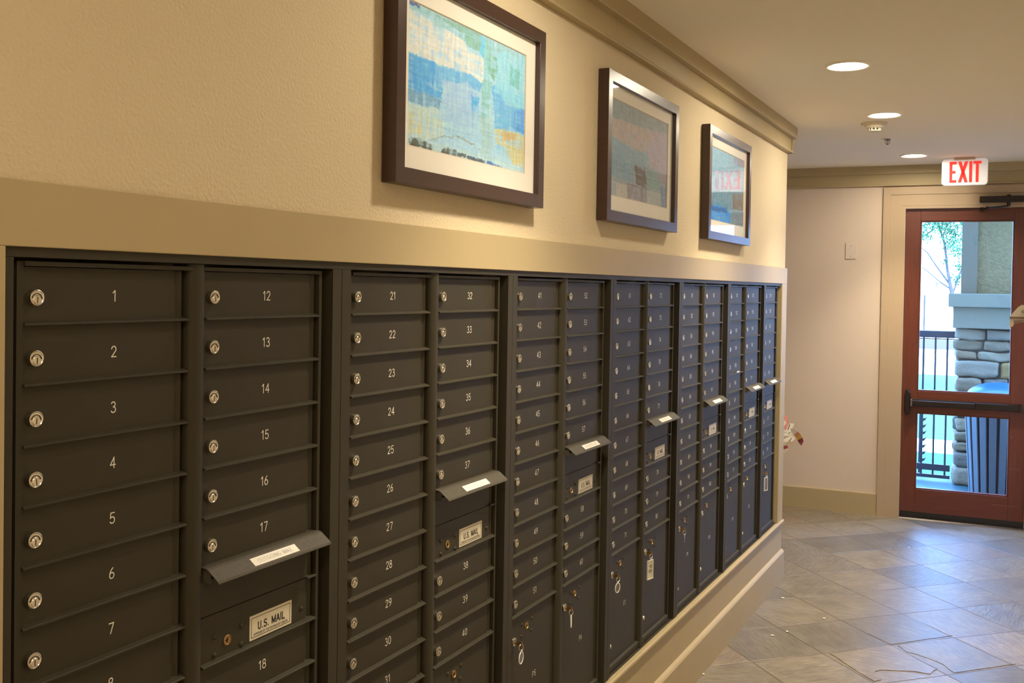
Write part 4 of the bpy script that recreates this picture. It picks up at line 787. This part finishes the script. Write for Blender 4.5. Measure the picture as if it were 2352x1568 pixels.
# crumbs of white paper on the floor
def floor_at(px, py):
    d = _R * ((px - PX) / CF) - _U * ((py - PY) / CF) + _f; return CAMP + d * (-CAMP.z / d.z)
for px, py in ((1798, 1374), (1893, 1421), (1808, 1451), (1774, 1460), (2088, 1258), (1615, 1549)):
    p = floor_at(px, py); m = MB(); a = random.uniform(0, 3)
    m.prism([(0.011 * math.cos(a + k * 1.3) * random.uniform(0.6, 1), 0.011 * math.sin(a + k * 1.3) * random.uniform(0.6, 1)) for k in range(5)], 'z', 0.0034, 0.0048)
    tag(m.build('paper_crumb', STICKER, None, (p.x, p.y, 0)), 'tiny white paper crumb lying on the slate floor', 'paper scrap', 'white paper crumbs on the floor')
# folded newspapers poking in at the right, held in a rack on the right-hand wall
SHADEP = mat('shaded_newsprint', (0.26, 0.18, 0.14), 0.8)  # brown stands for the shade in the gaps and underside of the pile
RACK = mat('oak_rack', (0.25, 0.15, 0.08), 0.5)
root = thing('wall_rack', 'wooden wall rack holding folded newspapers beside the exit door', 'rack', (1.48, 5.85, Z(-0.125)))
m = MB(); m.box(0.125, 0.139, -0.18, 0.18, -0.05, 0.22); m.build('back_board', RACK, root, bevel=0.002)
m = MB(); m.box(-0.145, 0.125, -0.18, 0.18, -0.05, -0.035); m.build('shelf_board', RACK, root, bevel=0.002)
for s in (-1, 1): m = MB(); m.box(-0.145, 0.125, s * 0.18 - 0.006, s * 0.18 + 0.006, -0.05, 0.14); m.build('side_panel', RACK, root, bevel=0.002)
O2 = (2232, 670, 13.067)
G2 = 'folded newspapers in the wall rack'
for k, (px, lab, mm, mk) in enumerate((
    ([(1490, 392), (1568 + 900, 470), (1568 + 900, 760), (1300, 655), (1440, 430)], 'cream printed newspaper on top of the pile at the right edge', [PAPC, GREENP], [(1, [(1480, 560), (1560, 540), (1640, 600), (1560, 650), (1490, 640)])]),
    ([(1200, 670), (1410, 440), (1440, 450), (1310, 650), (1568 + 900, 760), (1568 + 900, 790), (1160, 740)], 'cream newspaper fanned under the topmost one', [PAPC], ()),
    ([(1125, 780), (1200, 672), (1300, 700), (1568 + 900, 780), (1568 + 900, 800), (1140, 810)], 'folded newspaper with shade painted brown, third in the fanned pile', [SHADEP], ()),
    ([(1150, 815), (1568 + 900, 800), (1568 + 900, 830), (1240, 860)], 'thin folded newspaper under the fanned ones', [PAPW], ()),
    ([(1130, 1085), (1135, 960), (1155, 815), (1250, 850), (1265, 960), (1240, 1030)], 'pale newspaper corner drooping lowest from the rack', [PAPC], ()),
    ([(1250, 870), (1568 + 900, 830), (1568 + 900, 700), (1568 + 900, 870), (1420, 940), (1290, 980)], 'newspaper with shade painted brown at the bottom of the pile', [SHADEP], ()))):
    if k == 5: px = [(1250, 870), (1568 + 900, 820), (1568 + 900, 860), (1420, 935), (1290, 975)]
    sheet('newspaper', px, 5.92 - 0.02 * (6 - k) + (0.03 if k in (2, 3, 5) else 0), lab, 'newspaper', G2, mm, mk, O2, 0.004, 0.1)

# ------------------------------------------------------------------ outside the door
PZ = -0.02
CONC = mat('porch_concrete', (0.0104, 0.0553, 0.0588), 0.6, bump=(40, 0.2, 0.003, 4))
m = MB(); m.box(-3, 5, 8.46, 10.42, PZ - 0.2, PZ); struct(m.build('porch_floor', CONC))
PCEIL = mat('porch_ceiling_paint', (0.40, 0.38, 0.34), 0.8)
m = MB(); m.box(-3, 5, 10.0, 10.9, Z(1.05), Z(1.35)); struct(m.build('porch_beam', PCEIL))
EXTW = mat('outside_wall_stucco', (0.42, 0.38, 0.32), 0.8)
m = MB(); m.box(-6, DU0, 0.162, 0.22, -0.3, 5.6); m.box(DU1, 6, 0.162, 0.22, -0.3, 5.6); m.box(DU0, DU1, 0.162, 0.22, DZ1, 5.6); struct(m.build('wall_outside', EXTW, **FM))
GRASS = mat('lawn_grass', (0.0121, 0.0675, 0.0108), 0.9, bump=(30, 0.6, 0.03, 4), var=(2.2, 0.45, (1, 1, 1)))
GZ = -0.13
m = MB(); m.box(-40, 40, 10.42, 12.75, GZ - 0.2, GZ); m.box(-40, 40, 13.9, 25.2, GZ - 0.2, GZ); tag(m.build('lawn', GRASS), kind='structure')
PAVE = mat('sunlit_concrete_path', (0.62, 0.60, 0.56), 0.8, bump=(20, 0.2, 0.004, 3))
m = MB(); m.box(-40, 40, 12.75, 13.9, GZ - 0.2, GZ + 0.01); struct(m.build('sidewalk', PAVE))
ROADM = mat('pale_road', (0.55, 0.54, 0.52), 0.85)
m = MB(); m.box(-60, 60, 25.2, 70, GZ - 0.3, GZ - 0.05); struct(m.build('road', ROADM))
m = MB(); m.box(-60, 60, 37.8, 38.2, GZ - 0.1, GZ + 0.28); struct(m.build('kerb', mat('kerb_concrete', (0.0675, 0.054, 0.0473), 0.8)))

# porch column: rubble stone base, cap, stucco post with a corner board
SCOL = attr_mat('rubble_stone', 0.85, bump=(35, 0.6, 0.01, 5)); CAPM = mat('cast_cap', (0.2161, 0.1815, 0.1175), 0.8, bump=(30, 0.25, 0.004, 4)); POSTM = mat('post_stucco', (0.2161, 0.1435, 0.0605), 0.9, bump=(45, 0.9, 0.012, 3), var=(28, 0.3, (1, 1, 1))); BOARDM = mat('post_board', (0.1469, 0.1044, 0.059), 0.7)
col = thing('porch_column', 'porch column with a rubble stone base, grey cap and stucco post', 'column', (1.06, 10.20, PZ))
cx0, cx1, cy0, cy1 = -0.30, 0.36, -0.06, 0.60
sm = MB(); scol = []
rows = [0.0, 0.17, 0.31, 0.40, 0.50, 0.63, 0.72, 0.86, 1.00, 1.16, 1.25, 1.345, 1.455]
pal = [(0.182, 0.142, 0.095), (0.233, 0.182, 0.118), (0.138, 0.108, 0.073), (0.198, 0.143, 0.083), (0.276, 0.211, 0.128), (0.152, 0.128, 0.095), (0.216, 0.138, 0.073)]
def stone(x0, x1, y0, y1, z0, z1, c):
    n0 = len(sm.v); k = 3; bm = bmesh.new(); bmesh.ops.create_cube(bm, size=1.0); bmesh.ops.subdivide_edges(bm, edges=bm.edges[:], cuts=5, use_grid_fill=True)
    sx, sy, sz = x1 - x0, y1 - y0, z1 - z0; vs = []
    s = random.random() * 50
    for v in bm.verts:
        p = v.co * 2; q_ = Vector([math.copysign(abs(t) ** 1.0, t) for t in p]); l4 = (abs(p.x) ** 8 + abs(p.y) ** 8 + abs(p.z) ** 8) ** 0.125
        q_ = p / l4 if l4 > 1 else p
        w_ = Vector(((x0 + x1) / 2 + q_.x * sx / 2, (y0 + y1) / 2 + q_.y * sy / 2, (z0 + z1) / 2 + q_.z * sz / 2))
        w_ += noise.noise_vector(w_ * 8 + Vector((s, 0, 0))) * 0.016 + noise.noise_vector(w_ * 24 + Vector((s, 5, 0))) * 0.007
        vs.append(tuple(w_))
    bm.verts.index_update(); fs = [tuple(v.index for v in f.verts) for f in bm.faces]; bm.free()
    sm.add(vs, fs); scol.extend([c] * len(vs))
for i in range(len(rows) - 1):
    z0, z1 = rows[i], rows[i + 1]
    for side in range(2):
        a, b_ = (cx0, cx1) if side == 0 else (cy0 + 0.05, cy1); t = a; first_ = True
        while t < b_ - 0.03:
            wd = random.uniform(0.13, 0.30) if z1 - z0 < 0.13 else random.uniform(0.20, 0.38)
            if b_ - (t + wd) < 0.09: wd = b_ - t
            pr = random.uniform(0.0, 0.035); c = random.choice(pal)
            if side == 0 and 8 <= i <= 8 and t > a + 0.1: c = (0.27, 0.155, 0.05)
            if side == 0: stone(t + 0.004 - (random.uniform(0, 0.035) if first_ else 0), t + wd - 0.004, cy0 - pr, cy0 + 0.16, z0 + 0.005, z1 - 0.005, c)
            else: stone(cx0 - pr, cx0 + 0.16, t + 0.004, t + wd - 0.004, z0 + 0.005, z1 - 0.005, c)
            t += wd; first_ = False
n0 = len(sm.v); sm.box(cx0 + 0.02, cx1, cy0 + 0.02, cy1, 0, 1.46); scol.extend([(0.07, 0.055, 0.038)] * (len(sm.v) - n0))
me = sm.mesh('stone_base', [SCOL], 60); ca = me.color_attributes.new('tint', 'FLOAT_COLOR', 'POINT'); ca.data.foreach_set('color', [t for c in scol for t in (*c, 1.0)])
put('stone_base', me, col)
m = MB(); m.box(cx0 - 0.035, cx1, cy0 - 0.05, cy1 + 0.03, 1.455, 1.650); m.box(cx0 - 0.075, cx1, cy0 - 0.09, cy1 + 0.07, 1.650, 1.775); m.build('cap', CAPM, col, bevel=0.006)
m = MB(); m.box(cx0 + 0.022, cx0 + 0.155, cy0 + 0.02, cy0 + 0.20, 1.775, 2.83); m.build('corner_board', BOARDM, col, bevel=0.003)
m = MB(); m.box(cx0 + 0.03, cx1, cy0 + 0.07, cy1 - 0.06, 1.775, 2.83); m.build('post', POSTM, col)
# railing
RAILM = mat('railing_paint', (0.0311, 0.0311, 0.0415), 0.45)
rl = thing('porch_railing', 'dark metal porch railing with slim upright bars', 'railing', (-0.9, 10.24, PZ))
m = MB(); m.box(-1.2, 1.66, -0.03, 0.03, 1.355, 1.42); m.build('top_rail', RAILM, rl, bevel=0.006)
m = MB(); m.box(-1.2, 1.62, -0.018, 0.018, 0.03, 0.062); m.build('bottom_rail', RAILM, rl, bevel=0.003)
m = MB(); m.box(-1.2, 1.62, -0.014, 0.014, 0.10, 0.16); m.build('lower_rail', RAILM, rl, bevel=0.003)
for k in range(12):
    x = 1.576 - 0.103 * k; m = MB(); m.box(-0.008, 0.008, -0.008, 0.008, 0.06, 1.356); m.build('baluster', RAILM, rl, (x, 0, 0))
# slatted litter bin with a blue domed lid
BSLAT = mat('grey_blue_slat', (0.0726, 0.0829, 0.0951), 0.55); BDOME = mat('blue_plastic_lid', (0.0104, 0.0726, 0.2938), 0.35); BDK = mat('bin_liner', (0.02, 0.025, 0.045), 0.6)
bn = thing('litter_bin', 'round slatted litter bin with a blue domed lid outside the door', 'litter bin', (1.135, 9.63, PZ))
m = MB(); m.lathe([(0.195, 0.03), (0.245, 0.84)], (0, 0, 0), 'z', 40); m.build('liner', BDK, bn, smooth=40)
for k in range(20):
    a = 2 * PI * (k + 0.5) / 20; c_, s_ = math.cos(a), math.sin(a); vs = []
    for r0, r1, z, hw in ((0.205, 0.222, 0.02, 0.0245), (0.262, 0.280, 0.86, 0.0305)):
        for r_, sg in ((r0, -1), (r0, 1), (r1, 1), (r1, -1)): vs.append((c_ * r_ - s_ * hw * sg, s_ * r_ + c_ * hw * sg, z))
    m = MB(); m.add(vs, [(0, 1, 2, 3), (7, 6, 5, 4), (0, 1, 5, 4), (1, 2, 6, 5), (2, 3, 7, 6), (3, 0, 4, 7)]); m.build('slat', BSLAT, bn, bevel=0.004)
m = MB(); m.lathe([(0.235, 0.855), (0.283, 0.855), (0.286, 0.885), (0.270, 0.893), (0.235, 0.893)], (0, 0, 0), 'z', 40, cap=False); m.build('rim', BSLAT, bn, smooth=40)
m = MB(); m.lathe([(0.262 * math.cos(t), 0.885 + 0.125 * math.sin(t)) for t in [PI / 2 * k / 12 for k in range(13)]], (0, 0, 0), 'z', 44, cap=False); m.build('dome_lid', BDOME, bn, smooth=60)
# louvred screen post beyond the railing
LV = mat('blue_grey_louvre', (0.0605, 0.0726, 0.0951), 0.5)
lv = thing('louvred_screen', 'blue-grey louvred metal screen standing just beyond the porch railing', 'louvre screen', (0.436, 10.62, GZ))
m = MB(); m.box(-0.022, 0.012, -0.02, 0.02, 0.0, 0.92); m.build('post', LV, lv)
for k in range(11):
    z = 0.16 + 0.066 * k; m = MB(); m.prism([(0.012, z), (0.030, z + 0.010), (0.044, z + 0.036), (0.046, z + 0.048), (0.034, z + 0.034), (0.012, z + 0.030)], 'y', -0.012, 0.012); m.build('louvre_blade', LV, lv)
# tree beyond the lawn
LEAF = mat('tree_leaf', (0.0275, 0.1493, 0.0505), 0.6); BARK = mat('tree_bark', (0.054, 0.0473, 0.0405), 0.9)
ty = 19.5; b0 = at(2188, 930, ty)
tr = thing('tree', 'green tree with bare lower branches across the lawn', 'tree', (b0.x + 0.25, ty, GZ)); o = tr.location
m = MB(); tk = lambda px, py, dy=0: tuple(at(px, py, ty + dy) - o)
m.tube([(0, 0, 0), (-0.03, 0, 0.9), tk(2190, 690), tk(2176, 620), tk(2170, 560, 0.2), tk(2150, 500, 0.3), tk(2120, 440, 0.4), tk(2100, 350, 0.4)], [0.08, 0.06, 0.040, 0.022, 0.020, 0.018, 0.015, 0.01], 8)
for br in ([(2183, 655), (2150, 610), (2130, 580), (2105, 560)], [(2184, 664), (2160, 648), (2130, 622), (2110, 610)], [(2174, 600), (2166, 540), (2185, 500), (2210, 450)], [(2150, 505), (2140, 530), (2118, 545)], [(2186, 680), (2215, 600), (2260, 520)]):
    m.tube([tk(a, b, 0.15 * i) for i, (a, b) in enumerate(br)], [0.018, 0.014, 0.010, 0.007][:len(br)], 6)
m.build('trunk', BARK, tr, smooth=60)
m = MB(); rnd = random.Random(11)
def leaf(p, s):
    d1 = Vector((rnd.uniform(-1, 1), rnd.uniform(-1, 1), rnd.uniform(-1, 1))).normalized(); d2 = d1.orthogonal().normalized(); d2 = (d2 * math.cos(2) + d1.cross(d2) * math.sin(rnd.uniform(0, 6))).normalized()
    m.add([tuple(p - d1 * s), tuple(p + d2 * s * 0.45), tuple(p + d1 * s), tuple(p - d2 * s * 0.45)], [(0, 1, 2, 3)])
cl_ = [(2130, 520, 0.26, 70), (2165, 508, 0.24, 80), (2192, 535, 0.26, 110), (2200, 575, 0.18, 60), (2118, 545, 0.14, 30), (2180, 560, 0.16, 40), (2172, 470, 0.7, 380), (2120, 450, 0.6, 260), (2230, 470, 0.8, 360), (2198, 640, 0.12, 26), (2203, 610, 0.10, 22), (2172, 600, 0.08, 8), (2152, 655, 0.05, 5), (2160, 360, 1.3, 800), (2260, 400, 1.2, 600), (2060, 420, 1.2, 600)]
for px, py, r_, n_ in cl_:
    c_ = at(px, py, ty + rnd.uniform(-0.3, 0.3)) - o
    for _ in range(int(n_ * 5.0)):
        d = Vector((rnd.gauss(0, 1), rnd.gauss(0, 1), rnd.gauss(0, 1))); d = d.normalized() * r_ * (rnd.random() ** 0.5); leaf(c_ + d, rnd.uniform(0.014, 0.032))
fo = m.build('foliage', LEAF, tr); fo['kind'] = 'stuff'
# pale house far across the road and a slim sign pole
HOUSE = mat('pale_house_wall', (0.75, 0.72, 0.68), 0.9)
hs = thing('house', 'pale house far across the road', 'house', (-2, 46, GZ)); m = MB(); m.box(-22, 22, 0, 8, 0, 3.4); m.build('wall', HOUSE, hs); m = MB(); m.prism([(-0.6, 3.4), (4, 5.6), (8.6, 3.4)], 'x', -22.5, 22.5); m.build('roof', mat('pale_roof', (0.55, 0.54, 0.53), 0.9), hs)
m = MB(); pp = at(2121, 800, 16.0); m.tube([(0, 0, 0), (0, 0, 1.86)], 0.012, 10); tag(m.build('sign_pole', RAILM, None, (pp.x, 16.0, GZ)), 'slim dark pole standing on the lawn beyond the railing', 'pole')

# ------------------------------------------------------------------ light
w = bpy.data.worlds.new('sky'); scene.world = w; w.use_nodes = True; nt = w.node_tree; bg = nt.nodes['Background']
tc = nt.nodes.new('ShaderNodeTexCoord'); sp3 = nt.nodes.new('ShaderNodeSeparateXYZ'); rp = nt.nodes.new('ShaderNodeValToRGB')
rp.color_ramp.elements[0].position = 0.0; rp.color_ramp.elements[0].color = (0.20, 0.46, 1.0, 1); rp.color_ramp.elements[1].position = 0.6; rp.color_ramp.elements[1].color = (0.16, 0.40, 1.0, 1)
nt.links.new(tc.outputs['Generated'], sp3.inputs[0]); nt.links.new(sp3.outputs['Z'], rp.inputs['Fac']); nt.links.new(rp.outputs['Color'], bg.inputs['Color'])
bg.inputs['Strength'].default_value = 28.0
sun = bpy.data.lights.new('sun', 'SUN'); sun.energy = 14.0; sun.angle = math.radians(0.6); sun.color = (1.0, 0.96, 0.9)
so = bpy.data.objects.new('sun', sun); COL.objects.link(so); so.rotation_euler = (math.radians(36), math.radians(14), 0)
scene.view_settings.view_transform = 'Standard'; scene.view_settings.look = 'None'; scene.view_settings.gamma = 1.0; scene.view_settings.use_curve_mapping = False
scene.view_settings.exposure = 0.08
scene.cycles.max_bounces = 10; scene.cycles.diffuse_bounces = 6; scene.cycles.glossy_bounces = 4; scene.cycles.transparent_max_bounces = 12
scene.cycles.sample_clamp_indirect = 8.0
